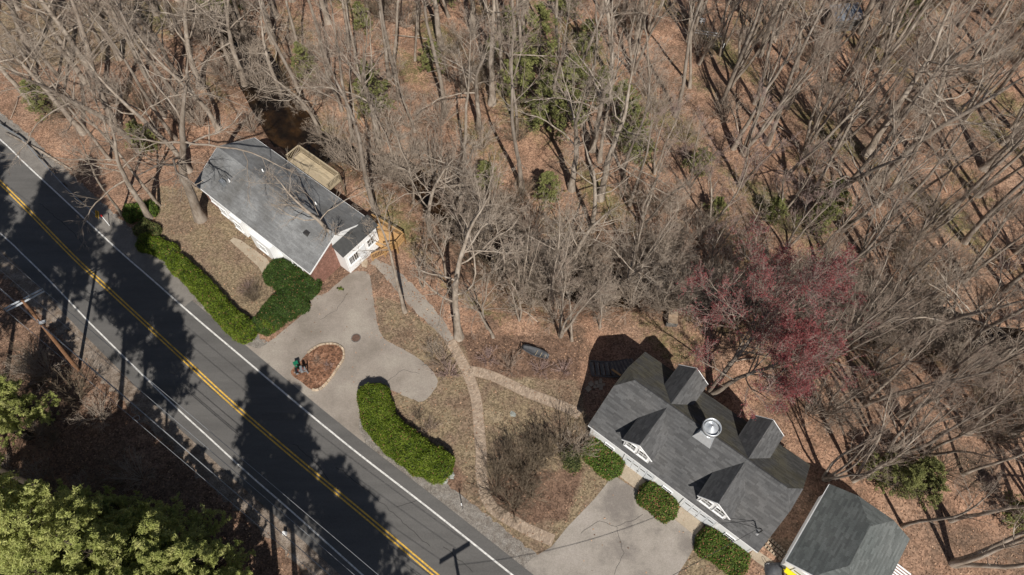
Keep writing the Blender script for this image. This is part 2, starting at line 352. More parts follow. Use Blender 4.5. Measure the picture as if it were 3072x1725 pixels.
def build_ground():
    xs=np.concatenate([[-1500,-700,-350,-200,-140,-110,-90,-75],np.arange(-66,66.1,.55),[75,90,110,140,200,350,700,1500]])
    ys=np.concatenate([[-1500,-600,-250,-100,-50,-25,-12],np.arange(-4,86,.55),[92,100,112,130,160,220,350,700,1500]])
    X,Y=np.meshgrid(xs,ys); Z=terr(X,Y); Z=np.where((np.abs(X)>300)|(np.abs(Y)>300),0,Z)
    nx,ny=len(xs),len(ys)
    co=np.stack([X.ravel(),Y.ravel(),Z.ravel()],1)
    i=np.arange(nx-1)[None,:]+nx*np.arange(ny-1)[:,None]; i=i.ravel()
    F=np.stack([i,i+1,i+1+nx,i+nx],1)
    me=bpy.data.meshes.new('ground'); me.vertices.add(len(co)); me.vertices.foreach_set('co',co.ravel())
    me.loops.add(F.size); me.loops.foreach_set('vertex_index',F.ravel()); me.polygons.add(len(F)); me.polygons.foreach_set('loop_start',np.arange(len(F))*4); me.update(calc_edges=True)
    me.polygons.foreach_set('use_smooth',[True]*len(F))
    x=X.ravel();y=Y.ravel(); z=np.zeros((len(x),4),np.float32); z[:,3]=1
    for q in LAWN: z[:,0]=np.maximum(z[:,0],soft(x,y,q,1.6))
    for q in MULCH: z[:,2]=np.maximum(z[:,2],soft(x,y,q,1.2))
    road=np.array(ROAD); dr=pdist(x,y,ROAD); side=(pdist(x,y,RW,False)>pdist(x,y,LW,False))
    z[:,2]=np.maximum(z[:,2],np.where(side,np.clip(1.3-dr/9,0,1)*.0+.55*(dr<40),0))
    g=.30*np.ones(len(x)); g+=.22*np.sin(x*.35+2)*np.sin(y*.27)+.15*np.sin(x*.8+y*.6)
    g+=.3*np.exp(-((x+52)**2+(y-66)**2)/120); g=g*(sdist(x,y)>-8); 
    z[:,1]=np.clip(g,0,.62)
    a=me.color_attributes.new('zone','FLOAT_COLOR','POINT'); a.data.foreach_set('color',z.ravel())
    me.materials.append(M['ground']); o=bpy.data.objects.new('ground',me); C.objects.link(o); tag_struct(o)
build_ground()
def sheet(name,poly,z,m,struct=True):
    from mathutils.geometry import tessellate_polygon
    mb=MB(); mb.v=[(p[0],p[1],z) for p in poly]
    for t in tessellate_polygon([[Vector((p[0],p[1],0)) for p in poly]]):
        a,b,c=[mb.v[i] for i in t]
        if (b[0]-a[0])*(c[1]-a[1])-(b[1]-a[1])*(c[0]-a[0])<0: t=t[::-1]
        mb.f.append(tuple(t)); mb.mi.append(0); mb.col.append(.5)
    o=mb.build(name,m); 
    if struct: tag_struct(o)
    return o
def strip(name,line,w0,w1,z,m,struct=True,parent=None):
    a=offset(line,w0);b=offset(line,w1); mb=MB(); mb.v=[(p[0],p[1],z) for p in a]+[(p[0],p[1],z) for p in b]; n=len(line)
    for i in range(n-1):
        q=(i,n+i,n+i+1,i+1)
        A,B,D=[mb.v[k] for k in q[:3]]
        if (B[0]-A[0])*(D[1]-A[1])-(B[1]-A[1])*(D[0]-A[0])<0: q=q[::-1]
        mb.f.append(q); mb.mi.append(0); mb.col.append(.5)
    o=mb.build(name,m,parent)
    if struct: tag_struct(o)
    return o
def xs_range(line,x0,x1): return [p for p in line if x0<=p[0]<=x1]
# verges, driveways, road
g1=dense(offset(RW,.5),.35); g2=jag(dense(offset(RW,2.3),.35),.09)
strip_poly=[p for p in g1 if p[0]>-60]+[p for p in g2 if p[0]>-60][::-1]
sheet('gravel_verge',strip_poly,.004,M['gravel'])
g1=dense(offset(LW,-.6),.35); g2=jag(dense(offset(LW,-2.5),.35),.2)
sheet('dirt_verge',g1+g2[::-1],.004,M['gravel_brown'])
DRIVE=P([(700,1030),(757,1040),(780,1043),(825,1012),(921,929),(935,893),(978,879),(1027,837),(1062,815),(1105,820),(1118,880),(1126,935),(1134,978),(1153,1016),(1195,1040),(1252,1073),(1290,1105),(1312,1138),(1306,1165),(1270,1204),(1230,1195),(1187,1176),(1140,1160),(1100,1190),(1080,1244),(1078,1290),(1092,1330),(1000,1320),(850,1180)])
sheet('driveway',jag(smooth(DRIVE,5,True),.025),.008,M['drive'])
DR2=P([(1840,1424),(1815,1457),(1784,1496),(1700,1583),(1655,1640),(1600,1672),(1573,1695),(1640,1790),(1800,2100),(1990,1900),(2032,1725),(2067,1670),(2091,1625),(2090,1606),(2018,1552),(1913,1472)])
sheet('garage_driveway',DR2,.008,M['drive2'])
sheet('footpath',jag(dense(P([(1123,775),(1180,800),(1235,850),(1290,910),(1340,975),(1368,1030),(1348,1032),(1300,985),(1240,930),(1180,860),(1128,800),(1110,790)]),.4),.05),.006,M['drive'])
sheet('front_path',P([(700,712),(722,720),(800,775),(850,850),(862,868),(840,880),(805,850),(775,800),(690,722)]),.006,M['concrete'])
road=sheet('road',ROAD,.016,M['asphalt'])
strip('road_shoulder',xs_range(dense(RW,1),-90,-29),1.9,.12,.020,M['shoulder'])
strip('edge_line',RW,.07,-.07,.024,M['white'])
o=strip('edge_line',LW,.06,-.06,.024,M['white'])
strip('centre_line',YL,.19,.07,.024,M['yellow']); strip('centre_line',YL,-.07,-.19,.024,M['yellow'])
def crack(pts,m='rust',w=.018,z=.0185):
    l=[W(*p) for p in pts]; l=dense(l,.35); l=[(a+rnd.uniform(-.07,.07),b+rnd.uniform(-.07,.07)) for a,b in l]
    strip('asphalt_crack',l,w,-w,z,CRK)
CRK=mat('crack_filler',[(.025,.024,.023),(.04,.038,.036)],rough=.8)
for p in ([(1010,1400),(1100,1470),(1180,1540),(1290,1640)],[(1190,1520),(1250,1500),(1290,1530)],[(120,610),(200,680),(260,740)],[(1330,1640),(1420,1715)],[(880,1330),(960,1400),(985,1440)]): crack(p)
for p in ([(1740,1600),(1800,1560),(1850,1580),(1930,1545)],[(1850,1580),(1870,1660),(1840,1725)]): crack(p,z=.0105,w=.014)
for p in ([(1150,1150),(1210,1110),(1260,1120)],[(960,960),(1010,930),(1040,880)]): crack(p,z=.0105,w=.012)
# water
wl=[]; 
for x in np.arange(-75,90,1.5): wl.append((x,float(np.interp(x,SX,SY))))
a=[(p[0],p[1]+5.5) for p in wl]; b=[(p[0],p[1]-4.5) for p in wl]
mb=MB(); n=len(wl); mb.v=[(*p,-1.75) for p in b]+[(*p,-1.75) for p in a]
for i in range(n-1): mb.f.append((i,i+1,n+i+1,n+i)); mb.mi.append(0); mb.col.append(.5)
tag_struct(mb.build('stream_water',M['water']))

# ------------------------------------------------------------ brick walkways
def brick_walk(name,line,width,label):
    line=dense(smooth(line,8),.2)
    root=MB(); mb=MB()
    # arc-length param
    d=[0]
    for a,b in zip(line,line[1:]): d.append(d[-1]+math.dist(a,b))
    lx=[p[0] for p in line];ly=[p[1] for p in line]
    def pos(s,o):
        x=np.interp(s,d,lx);y=np.interp(s,d,ly); x2=np.interp(s+.15,d,lx);y2=np.interp(s+.15,d,ly);x1=np.interp(s-.15,d,lx);y1=np.interp(s-.15,d,ly)
        tx,ty=x2-x1,y2-y1;l=math.hypot(tx,ty); return (x-ty/l*o,y+tx/l*o)
    s=0.1;row=0
    while s<d[-1]-.1:
        o=-width/2-(.11 if row%2 else 0)
        while o<width/2:
            o0=max(o,-width/2);o1=min(o+.21,width/2)
            if o1-o0>.05:
                q=[pos(s,o0+.006),pos(s+.094,o0+.006),pos(s+.094,o1-.006),pos(s,o1-.006)][::-1]
                mb.c=rnd.random(); h=.022+rnd.random()*.008
                n=len(mb.v); mb.v+=[(x,y,.012) for x,y in q]+[(x,y,h) for x,y in q]
                for f in ((4,5,6,7),(0,1,5,4),(1,2,6,5),(2,3,7,6),(3,0,4,7)): mb.f.append(tuple(n+i for i in f)); mb.mi.append(0); mb.col.append(mb.c)
            o+=.22
        s+=.105;row+=1
    st=strip(name,line,width/2+.04,-width/2-.04,.013,M['joint'])
    b=mb.build('brick',M['pathbrick'],st); b['kind']='stuff'
brick_walk('brick_walkway',P([(1350,1022),(1372,1060),(1388,1090),(1403,1120),(1418,1160),(1430,1207),(1438,1294),(1444,1363),(1443,1414),(1455,1480),(1475,1520),(1508,1546),(1550,1570),(1590,1592),(1660,1622)]),.85,'')
brick_walk('brick_walkway',P([(1408,1112),(1450,1120),(1500,1138),(1582,1178),(1640,1200),(1710,1228),(1740,1245)]),.85,'')

# ------------------------------------------------------------ roofs with real shingles
def shingles(mb,O,U,V,quad,exp_=.145,wmin=.3,wmax=.85,th=.012):
    """O origin, U along eave, V up slope (unit); quad=list of (u,v) polygon convex"""
    O=Vector(O);U=Vector(U).normalized();V=Vector(V).normalized();Nn=U.cross(V).normalized()
    if Nn.z<0: Nn=-Nn
    vmin=min(p[1] for p in quad);vmax=max(p[1] for p in quad)
    def span(v):
        xs=[];n=len(quad)
        for i in range(n):
            (a,b),(c,d)=quad[i],quad[(i+1)%n]
            if (b<=v<=d) or (d<=v<=b):
                if abs(d-b)<1e-9: xs+=[a,c]
                else: xs.append(a+(c-a)*(v-b)/(d-b))
        return (min(xs),max(xs)) if xs else (0,0)
    v=vmin
    while v<vmax-.01:
        v1=min(v+exp_,vmax-1e-4); a0,a1=span(v+1e-4); b0,b1=span(v1)
        lo=min(a0,b0);hi=max(a1,b1); u=lo-rnd.random()*wmin; tone=rnd.random()
        while u<hi:
            wd=rnd.uniform(wmin,wmax); tone=rnd.random()**1.0
            x0,x1=max(u,a0),min(u+wd-.008,a1); y0,y1=max(u,b0),min(u+wd-.008,b1)
            if x1-x0>.01 or y1-y0>.01:
                x1=max(x1,x0);y1=max(y1,y0)
                q=[(x0,v,th+.004),(x1,v,th+.004),(y1,v1,.006),(y0,v1,.006)]
                top=[O+U*a+V*b+Nn*c for a,b,c in q]; bot=[O+U*x0+V*v,O+U*x1+V*v]
                mb.c=tone; 
                fs=[(0,1,2,3),(4,5,1,0)]
                if U.cross(V).z<0: fs=[f[::-1] for f in fs]
                mb.add(top+bot,fs)
            u+=wd
        v+=exp_
def window(par,c,wd,ht,nrm='front',panes=(2,2),m='wpaint',frame=.07,depth=.06):
    """window on a wall: c centre (local), faces -y (front), +y(back), +x(right), -x(left)"""
    ax={'front':((1,0),(0,-1)),'back':((-1,0),(0,1)),'right':((0,1),(1,0)),'left':((0,-1),(-1,0))}[nrm]
    U=Vector((*ax[0],0));N_=Vector((*ax[1],0));Z=Vector((0,0,1));c=Vector(c)
    def bar(mb,u0,u1,z0,z1,d0,d1):
        vs=[]
        for d in (d0,d1):
            for u,z in ((u0,z0),(u1,z0),(u1,z1),(u0,z1)): vs.append(c+U*u+Z*z+N_*d)
        mb.add(vs,[(4,5,6,7),(0,1,5,4),(1,2,6,5),(2,3,7,6),(3,0,4,7)])
    f=MB(); h=ht/2;w_=wd/2
    bar(f,-w_-frame,w_+frame,h,h+frame,0,depth); bar(f,-w_-frame,-w_,-h,h,0,depth); bar(f,w_,w_+frame,-h,h,0,depth); 
    for i in range(1,panes[0]): bar(f,-w_+wd*i/panes[0]-.015,-w_+wd*i/panes[0]+.015,-h,h,.012,.03)
    for i in range(1,panes[1]): bar(f,-w_,w_,-h+ht*i/panes[1]-.02,-h+ht*i/panes[1]+.02,.012,.032)
    fo=f.build('window',M[m],par)
    s=MB(); bar(s,-w_-frame-.03,w_+frame+.03,-h-.06,-h,0,depth+.07); s.build('sill',M[m],fo)
    g=MB(); bar(g,-w_,w_,-h,h,-.01,.01); g.build('pane',M['glass'],fo)
    return fo
FR=lambda o,a:(o,a)
# ============================ carriage house
HA=R(-39); HO=(6.02,17.61,0)
ch=thing('carriage_house','white carriage house with grey shingle roof, four dormers and two garage doors','house',HO,HA)
Lh,Dh,ZE,ZR=15.15,8.17,2.7,5.88; PI=(ZR-ZE)/(Dh/2)
clipy=3.05; clipz=ZE+PI*clipy; inset=1.05
roof=MB()
fq=[(0,0,ZE),(Lh,0,ZE),(Lh,clipy,clipz),(Lh-inset,Dh/2,ZR),(inset,Dh/2,ZR),(0,clipy,clipz)]
bq=[(Lh,Dh,ZE),(0,Dh,ZE),(0,Dh-clipy,clipz),(inset,Dh/2,ZR),(Lh-inset,Dh/2,ZR),(Lh,Dh-clipy,clipz)]
roof.slab(fq,.12); roof.slab(bq,.12)
roof.slab([(0,Dh-clipy,clipz),(0,clipy,clipz),(inset,Dh/2,ZR)],.12); roof.slab([(Lh,clipy,clipz),(Lh,Dh-clipy,clipz),(Lh-inset,Dh/2,ZR)],.12)
ro=roof.build('roof',M['underlay'],ch)
sh=MB(); sl_=math.hypot(Dh/2,ZR-ZE); vy=(Dh/2)/sl_; vz=(ZR-ZE)/sl_
cv=clipy/vy
shingles(sh,(0,0,ZE),(1,0,0),(0,vy,vz),[(0,0),(Lh,0),(Lh,cv),(Lh-inset,sl_),(inset,sl_),(0,cv)])
hv=Vector((inset,0,ZR-clipz)); hl=hv.length
shingles(sh,(Lh,clipy,clipz),(0,1,0),(-inset,0,ZR-clipz),[(0,0),(Dh-2*clipy,0),((Dh-2*clipy)/2,hl)])
o=sh.build('shingle',M['shingle'],ro); o['kind']='stuff'
sh=MB()
shingles(sh,(Lh,Dh,ZE),(-1,0,0),(0,-vy,vz),[(0,0),(Lh,0),(Lh,cv),(Lh-inset,sl_),(inset,sl_),(0,cv)])
shingles(sh,(0,Dh-clipy,clipz),(0,-1,0),(inset,0,ZR-clipz),[(0,0),(Dh-2*clipy,0),((Dh-2*clipy)/2,hl)])
o=sh.build('shingle',M['shingle_moss'],ro); o['kind']='stuff'
# ridge cap
mb=MB()
for i in range(52):
    x=inset+i*(Lh-2*inset)/52; mb.c=rnd.random()
    for s in (-1,1): mb.slab([(x,Dh/2,ZR+.035),(x+.24,Dh/2,ZR+.03),(x+.24,Dh/2+s*.15,ZR+.03-.15*PI),(x,Dh/2+s*.15,ZR+.035-.15*PI)],.012)
o=mb.build('ridge_cap',M['shingle'],ro); o['kind']='stuff'
# walls
wl_=MB(); y0,y1,x0,x1=.16,Dh-.3,.3,Lh-.3
hw=ZE+PI*.3-.13
wl_.box(x0,x1,y0,y0+.15,-.1,hw-.12); wl_.box(x0,x1,y1-.15,y1,-2.4,hw-.12)
for xx in (x0,x1-.15):
    zc=ZE+PI*clipy-.2
    poly=[(y0+.15,-2.4),(y1-.15,-2.4),(y1-.15,hw-.12),(Dh-clipy,zc),(clipy,zc),(y0+.15,hw-.12)]
    vs=[(xx,a,b) for a,b in poly]+[(xx+.15,a,b) for a,b in poly]; n=6
    wl_.add(vs,[tuple(range(n)),tuple(range(2*n-1,n-1,-1))]+[(i,n+i,n+(i+1)%n,(i+1)%n) for i in range(n)])
wl_.build('wall',M['wpaint'],ch)
for xx in (x0-.02,x1-.1):
    MB().box(xx,xx+.12,y0-.025,y0+.1,-.1,hw-.14).build('corner_board',M['wpaint'],ch)
MB().box(0.02,Lh-.02,-.03,.02,ZE-.17,ZE-.01).build('gutter',M['wpaint'],ch)
for cx in (2.2,7.65,13.2): window(ch,(cx,y0,1.0),.75,.85)
for a,b in ((3.75,6.3),(9.15,11.8)):
    fr=MB(); fr.box(a-.18,a,y0-.06,y0+.0,0,2.3); fr.box(b,b+.18,y0-.06,y0,0,2.3); fr.box(a-.18,b+.18,y0-.06,y0,2.3,2.48)
    d=fr.build('garage_door',M['wpaint'],ch)
    n=4
    for i in range(4):
        for j in range(4):
            MB().box(a+(b-a)*i/4+.02,a+(b-a)*(i+1)/4-.02,y0-.045,y0-.0,.02+.56*j,.02+.56*(j+1)-.02).build('panel',M['door'],d)
    for i in range(4):
        MB().box(a+(b-a)*i/4+.1,a+(b-a)*(i+1)/4-.1,y0-.055,y0-.044,1.40,1.56).build('pane',M['glass'],d)
    MB().box((a+b)/2-.1,(a+b)/2+.1,y0-.07,y0-.045,.6,.63).build('handle',M['black'],d)
# dormers
def dormer(cx,front=True):
    hwid,zr,ze=1.33,5.72,4.5; yb=(zr-ZE)/PI; ye=(ze-ZE)/PI; yf=.12
    F=(lambda x,y,z:(x,y,z)) if front else (lambda x,y,z:(x,Dh-y,z))
    root=MB()
    for s in (-1,1):
        root.slab([F(cx,yf,zr),F(cx,yb,zr),F(cx+s*hwid,ye,ze),F(cx+s*hwid,yf,ze)],.08)
    r=root.build('dormer',M['underlay'],ch)
    mb=MB()
    for s in (-1,1):
        sl2=math.hypot(hwid,zr-ze)
        o=Vector(F(cx+s*hwid,yf,ze)); U=Vector(F(0,1,0))-Vector(F(0,0,0)); V=Vector((-s*hwid,0,zr-ze))
        shingles(mb,o,U,V,[(0,0),(ye-yf,0),(yb-yf,sl2),(0,sl2)],wmin=.25,wmax=.5)
    o=mb.build('shingle',M['shingle'],r); o['kind']='stuff'
    # face wall
    wy=.32; wm=MB(); zb=ZE+PI*wy; k=(zr-ze)/hwid
    pts=[(-hwid+.18,zb-.1),(hwid-.18,zb-.1),(hwid-.18,ze+.18*k-.1),(0,zr-.1),(-hwid+.18,ze+.18*k-.1)]
    vs=[F(cx+a,wy,b) for a,b in pts]+[F(cx+a,wy+.1,b) for a,b in pts]; n=5
    fs=[tuple(range(n)),tuple(range(2*n-1,n-1,-1))]+[(i,n+i,n+(i+1)%n,(i+1)%n) for i in range(n)]
    if not front: fs=[f[::-1] for f in fs]
    wm.add(vs,fs)
    for s in (-1,1):  # cheeks
        vs=[F(cx+s*(hwid-.18),wy+.1,zb-.2),F(cx+s*(hwid-.18),wy+.1,ze+.1),F(cx+s*(hwid-.18),ye+.2,ze+.1)]
        wm.add(vs,[(0,1,2)])
    wm.build('dormer_wall',M['wpaint'],ch)
    # rake trim
    t=MB()
    for s in (-1,1):
        a=F(cx+s*hwid,yf-.015,ze-.06);b=F(cx,yf-.015,zr-.06); t.beam(a,b,.05,.13)
    t.build('rake_board',M['wpaint'],ch)
    for s in (-.55,.55):
        if front: window(ch,(cx+s,wy,3.95),.72,1.0,'front')
        else: window(ch,(cx+s,Dh-wy,3.95),.72,1.0,'back')
for cx in (4.22,10.85): dormer(cx,True); dormer(cx+.08,False)
# vent cupola
v=thing('roof_ventilator','large galvanised roof ventilator with cone cap standing on the grey ridge','vent',(HO[0]+math.cos(HA)*7.62-math.sin(HA)*Dh/2,HO[1]+math.sin(HA)*7.62+math.cos(HA)*Dh/2,0),HA)
mb=MB(); b0,b1=.76,.5
zq=[ZR-PI*b0+.02,ZR+.28]
vs=[(-b0,-b0,zq[0]),(b0,-b0,zq[0]),(b0,b0,zq[0]),(-b0,b0,zq[0]),(-b1,-b1,zq[1]),(b1,-b1,zq[1]),(b1,b1,zq[1]),(-b1,b1,zq[1])]
mb.add(vs,[(0,1,5,4),(1,2,6,5),(2,3,7,6),(3,0,4,7),(4,5,6,7)]); mb.build('base_flashing',M['metal'],v)
MB().lathe([(.42,ZR+.3),(.42,ZR+.75),(.55,ZR+.85)],n=28).build('drum',M['metal'],v,True)
MB().lathe([(.62,ZR+.85),(.68,ZR+.85),(.68,ZR+1.25),(.62,ZR+1.25),(.62,ZR+.85)],n=32).build('wind_band',M['metal'],v,True)
MB().lathe([(.54,ZR+.98),(.5,ZR+1.03),(.0,ZR+1.42)],n=28).build('cone_cap',M['metal'],v,True)
for k in range(4):
    t=k*math.pi/2+.4; MB().beam((.5*math.cos(t),.5*math.sin(t),ZR+.9),(.66*math.cos(t),.66*math.sin(t),ZR+1.2),.04,.02).build('bracket',M['greymetal'],v)
MB().tube([(0,0,ZR+1.38),(0,0,ZR+1.56)],.025,6).build('finial',M['greymetal'],v)
# service mast at right front corner
ms=thing('service_mast','black electric service mast bent above the right front corner of the carriage house roof','mast',(HO[0]+math.cos(HA)*14.35-math.sin(HA)*.9,HO[1]+math.sin(HA)*14.35+math.cos(HA)*.9,0),HA)
MB().tube([(0,0,3.3),(0,0,4.5),(-.12,0,4.62),(-.25,0,4.5)],.045,8).build('pipe',M['black'],ms)
MB().tube([(0,0,4.1),(-.35,-.05,4.15)],.02,6).build('bracket',M['greymetal'],ms)
MB().lathe([(.0,3.3),(.14,3.32),(.06,3.5),(.05,3.5)],n=12).build('flashing_collar',M['metal'],ms)

# concrete aprons, foundation
def qsheet(name,pts,z,m,label=None,th=.06):
    mb=MB().prism(P(pts),z-th,z); return tag_struct(mb.build(name,m))
qsheet('garage_apron',[(1853,1424),(1877,1394),(1942,1438),(1913,1471)],.05,M['concrete'])
qsheet('garage_apron',[(2018,1553),(2042,1520),(2113,1574),(2085,1607)],.05,M['concrete'])
qsheet('garage_apron',[(2246,1668),(2262,1645),(2350,1705),(2338,1735)],.04,M['concrete'])

# ============================ brick house (left)
A1=R(-38.7); O1=(-30.63,41.58,0)
bh=thing('ranch_house','low brick and white house with faded grey gable roof beside the hedged lawn','house',O1,A1)
L1,D1,E1,R1=16.2,7.5,3.0,5.0; P1=(R1-E1)/(D1/2)
rf=MB(); rf.slab([(0,0,E1),(L1,0,E1),(L1,D1/2,R1),(0,D1/2,R1)],.12); rf.slab([(L1,D1,E1),(0,D1,E1),(0,D1/2,R1),(L1,D1/2,R1)],.12)
ro=rf.build('roof',M['underlay'],bh)
sh=MB(); sl2=math.hypot(D1/2,R1-E1); vy=(D1/2)/sl2;vz=(R1-E1)/sl2
shingles(sh,(0,0,E1),(1,0,0),(0,vy,vz),[(0,0),(L1,0),(L1,sl2),(0,sl2)],exp_=.14)
shingles(sh,(L1,D1,E1),(-1,0,0),(0,-vy,vz),[(0,0),(L1,0),(L1,sl2),(0,sl2)],exp_=.14)
o=sh.build('shingle',M['shingle_old'],ro); o['kind']='stuff'
MB().box(.02,L1-.02,-.05,.02,E1-.16,E1-.01).build('gutter',M['wpaint'],bh)
MB().box(.02,L1-.02,D1-.02,D1+.05,E1-.16,E1-.01).build('gutter',M['wpaint'],bh)
for xx in (-.03,L1):
    t=MB(); t.beam((xx+.015,-.02,E1-.09),(xx+.015,D1/2,R1-.09),.03,.16); t.beam((xx+.015,D1+.02,E1-.09),(xx+.015,D1/2,R1-.09),.03,.16); t.build('rake_board',M['wpaint'],bh)
def gable_wall(x,ya,yb,zb,m,th=.12,off=.12):
    pts=[(ya,zb),(yb,zb)]; 
    zt=lambda y:E1+P1*min(y,D1-y)-off
    mid=[D1/2] if ya<D1/2<yb else []
    pts+=[(yb,zt(yb))]+[(D1/2,zt(D1/2)) for _ in mid]+[(ya,zt(ya))]
    n=len(pts); vs=[(x,a,b) for a,b in pts]+[(x+th,a,b) for a,b in pts]
    return MB().add(vs,[tuple(range(n-1,-1,-1)),tuple(range(n,2*n))]+[(i,(i+1)%n,n+(i+1)%n,n+i) for i in range(n)])
MB().box(.3,3.0,.3,.42,-.1,E1).build('wall',M['brickwall'],bh)
MB().box(3.0,L1-3.2,.35,.47,-.1,E1).build('wall',M['wpaint'],bh)
MB().box(L1-3.2,L1-.42,.3,.42,-.1,E1).build('wall',M['brickwall'],bh)
MB().box(.3,L1-.3,D1-.42,D1-.3,-2,E1).build('wall',M['wpaint'],bh)
gable_wall(.3,.3,D1-.3,-1.5,None).build('wall',M['brickwall'],bh)
gable_wall(L1-.42,.3,3.2,-.3,None).build('wall',M['brickwall'],bh)
gable_wall(L1-.42,3.2,D1-.3,-.3,None).build('wall',M['wpaint'],bh)
# white wing projecting at the right gable end
wx0,wx1=L1-.3,L1+1.0
wing=MB(); wing.box(wx0,wx1,3.2,D1-.25,-2.2,3.1); wing.build('wing_wall',M['wpaint'],bh)
wr=MB().slab([(L1-.1,3.0,3.75),(L1-.1,D1+.02,3.75),(wx1+.18,D1+.02,3.14),(wx1+.18,3.0,3.14)],.1); wro=wr.build('wing_roof',M['underlay'],bh)
for i in range(18):   # vertical boards on the wing
    y=3.25+i*(D1-.25-3.25)/18; MB().box(wx1,wx1+.02,y,y+.03,-.2,3.05).build('batten',M['wpaint'],bh)
window(bh,(wx1,4.1,1.6),1.1,1.1,'right',(4,1),depth=.08); window(bh,(wx1,6.3,1.7),.8,1.0,'right')
MB().box(wx1,wx1+.06,4.85,5.55,.15,2.2).build('door',M['door'],bh)
for cx,ww in ((1.6,.9),(5.0,1.6),(8.6,1.0),(13.6,1.4)): window(bh,(cx,.34 if 3<cx<13 else .3,1.5),ww,1.1,'front')
# white projections under front eave (bay sections)
for a,b,pj in ((2.9,4.4,.02),(5.3,6.9,.25),(8.4,11.2,.45)):
    MB().box(a,b,-.02-pj,.35,.45,E1-.2).build('bay',M['wpaint'],bh)
    window(bh,((a+b)/2,-.02-pj,1.6),min(1.0,(b-a)*.6),1.0,'front')
MB().box(4.4,8.2,D1/2-4.4,D1/2-4.4,0,0)
# vents on roof
def roofbit(name,x,y,h,r,m,label):
    z=E1+P1*min(y,D1-y); o=MB().lathe([(r*1.8,z-.05),(r,z+.1),(r,z+h),(0,z+h)],c=(x,y,0),n=10).build(name,m,bh,True)
for x,y in ((3.4,2.0),(5.4,4.6),(11.9,5.2)): roofbit('vent_pipe',x,y,.35,.06,M['wpaint'],'')
cm=MB().box(2.7,3.25,1.3,1.7,E1+.6,E1+1.3); cm.build('chimney',M['greymetal'],bh)
MB().box(13.4,13.95,2.2,2.75,E1+1.1,E1+1.42).build('skylight',M['glass'],bh)
def loc2w(O,A,x,y,z=0): return (O[0]+x*math.cos(A)-y*math.sin(A),O[1]+x*math.sin(A)+y*math.cos(A),z)
# ---- decks
def deck(label,poly,z,m,rail,zground,boards=True,rz=0,O=(0,0,0)):
    d=thing('deck',label,'deck',O,rz)
    xs=[p[0] for p in poly];ys=[p[1] for p in poly]
    # boards run along the longer axis (local x), clipped to the polygon
    y=min(ys)
    while y<max(ys)-.02:
        yc=y+.065; it=[]
        n=len(poly)
        for i in range(n):
            (a,b),(c,e)=poly[i],poly[(i+1)%n]
            if (b<=yc<e) or (e<=yc<b): it.append(a+(c-a)*(yc-b)/(e-b))
        if len(it)>=2: 
            mb=MB(); mb.c=rnd.random(); mb.box(min(it),max(it),y,y+.13,z-.03,z); mb.build('board',m,d)
        y+=.14
    MB().prism([(a*.985+sum(xs)/len(xs)*.015,b*.985+sum(ys)/len(ys)*.015) for a,b in poly],z-.24,z-.04).build('joists',m,d)
    for a,b in rail:
        a=Vector((*poly[a],z));b=Vector((*poly[b],z)); Ln=(b-a).length; dr=(b-a)/Ln
        MB().beam(a+Vector((0,0,.95)),b+Vector((0,0,.95)),.13,.04).build('handrail',m,d)
        MB().beam(a+Vector((0,0,.12)),b+Vector((0,0,.12)),.04,.07).build('bottom_rail',m,d)
        k=int(Ln/.16)
        me=MB().box(-.02,.02,-.02,.02,.12,.93).mesh('baluster',m)
        for i in range(k+1):
            p=a+dr*Ln*i/k; o=bpy.data.objects.new('baluster',me); C.objects.link(o); o.parent=d; o.location=p
        k=max(1,int(Ln/2))
        for i in range(k+1):
            p=a+dr*Ln*i/k; MB().box(p.x-.05,p.x+.05,p.y-.05,p.y+.05,zground,z+1.0).build('post',m,d)
    return d
deck('long weathered wooden balcony deck behind the grey roof of the low house',[(4.6,D1+.3),(10.3,D1+.3),(10.3,D1+1.9),(4.6,D1+1.9)],2.5,M['palewood'],[(1,2),(2,3),(3,0)],-2.4,rz=A1,O=O1)
pd=[W(x,y,.9) for x,y in [(1121,661),(1214,716),(1192,742),(1155,748),(1123,728)]]
def w2loc(O,A,p):
    dx,dy=p[0]-O[0],p[1]-O[1]; return (dx*math.cos(A)+dy*math.sin(A),-dx*math.sin(A)+dy*math.cos(A))
pl=[w2loc(O1,A1,p) for p in pd]
dk=deck('golden brown corner deck with baluster railing beside the white end wall',pl,.9,M['deckwood'],[(0,1),(1,2),(2,3)],-2.4,rz=A1,O=O1)
# ramp rail from the deck corner down to the path
a=Vector((*w2loc(O1,A1,W(1190,745,.9)),.9));b=Vector((*w2loc(O1,A1,W(1118,778,.2)),.1))
rr=thing('ramp_railing','slanting golden baluster railing running down from the corner deck to the path','railing',O1,A1)
MB().beam(a+Vector((0,0,.95)),b+Vector((0,0,.95)),.12,.05).build('handrail',M['deckwood'],rr); MB().beam(a+Vector((0,0,.12)),b+Vector((0,0,.12)),.05,.07).build('bottom_rail',M['deckwood'],rr)
for i in range(17):
    p=a+(b-a)*i/16; MB().box(p.x-.022,p.x+.022,p.y-.022,p.y+.022,p.z+.1,p.z+.95).build('baluster',M['deckwood'],rr)
for p in (a,(a+b)/2,b): MB().box(p.x-.05,p.x+.05,p.y-.05,p.y+.05,-.6,p.z+1.02).build('post',M['deckwood'],rr)
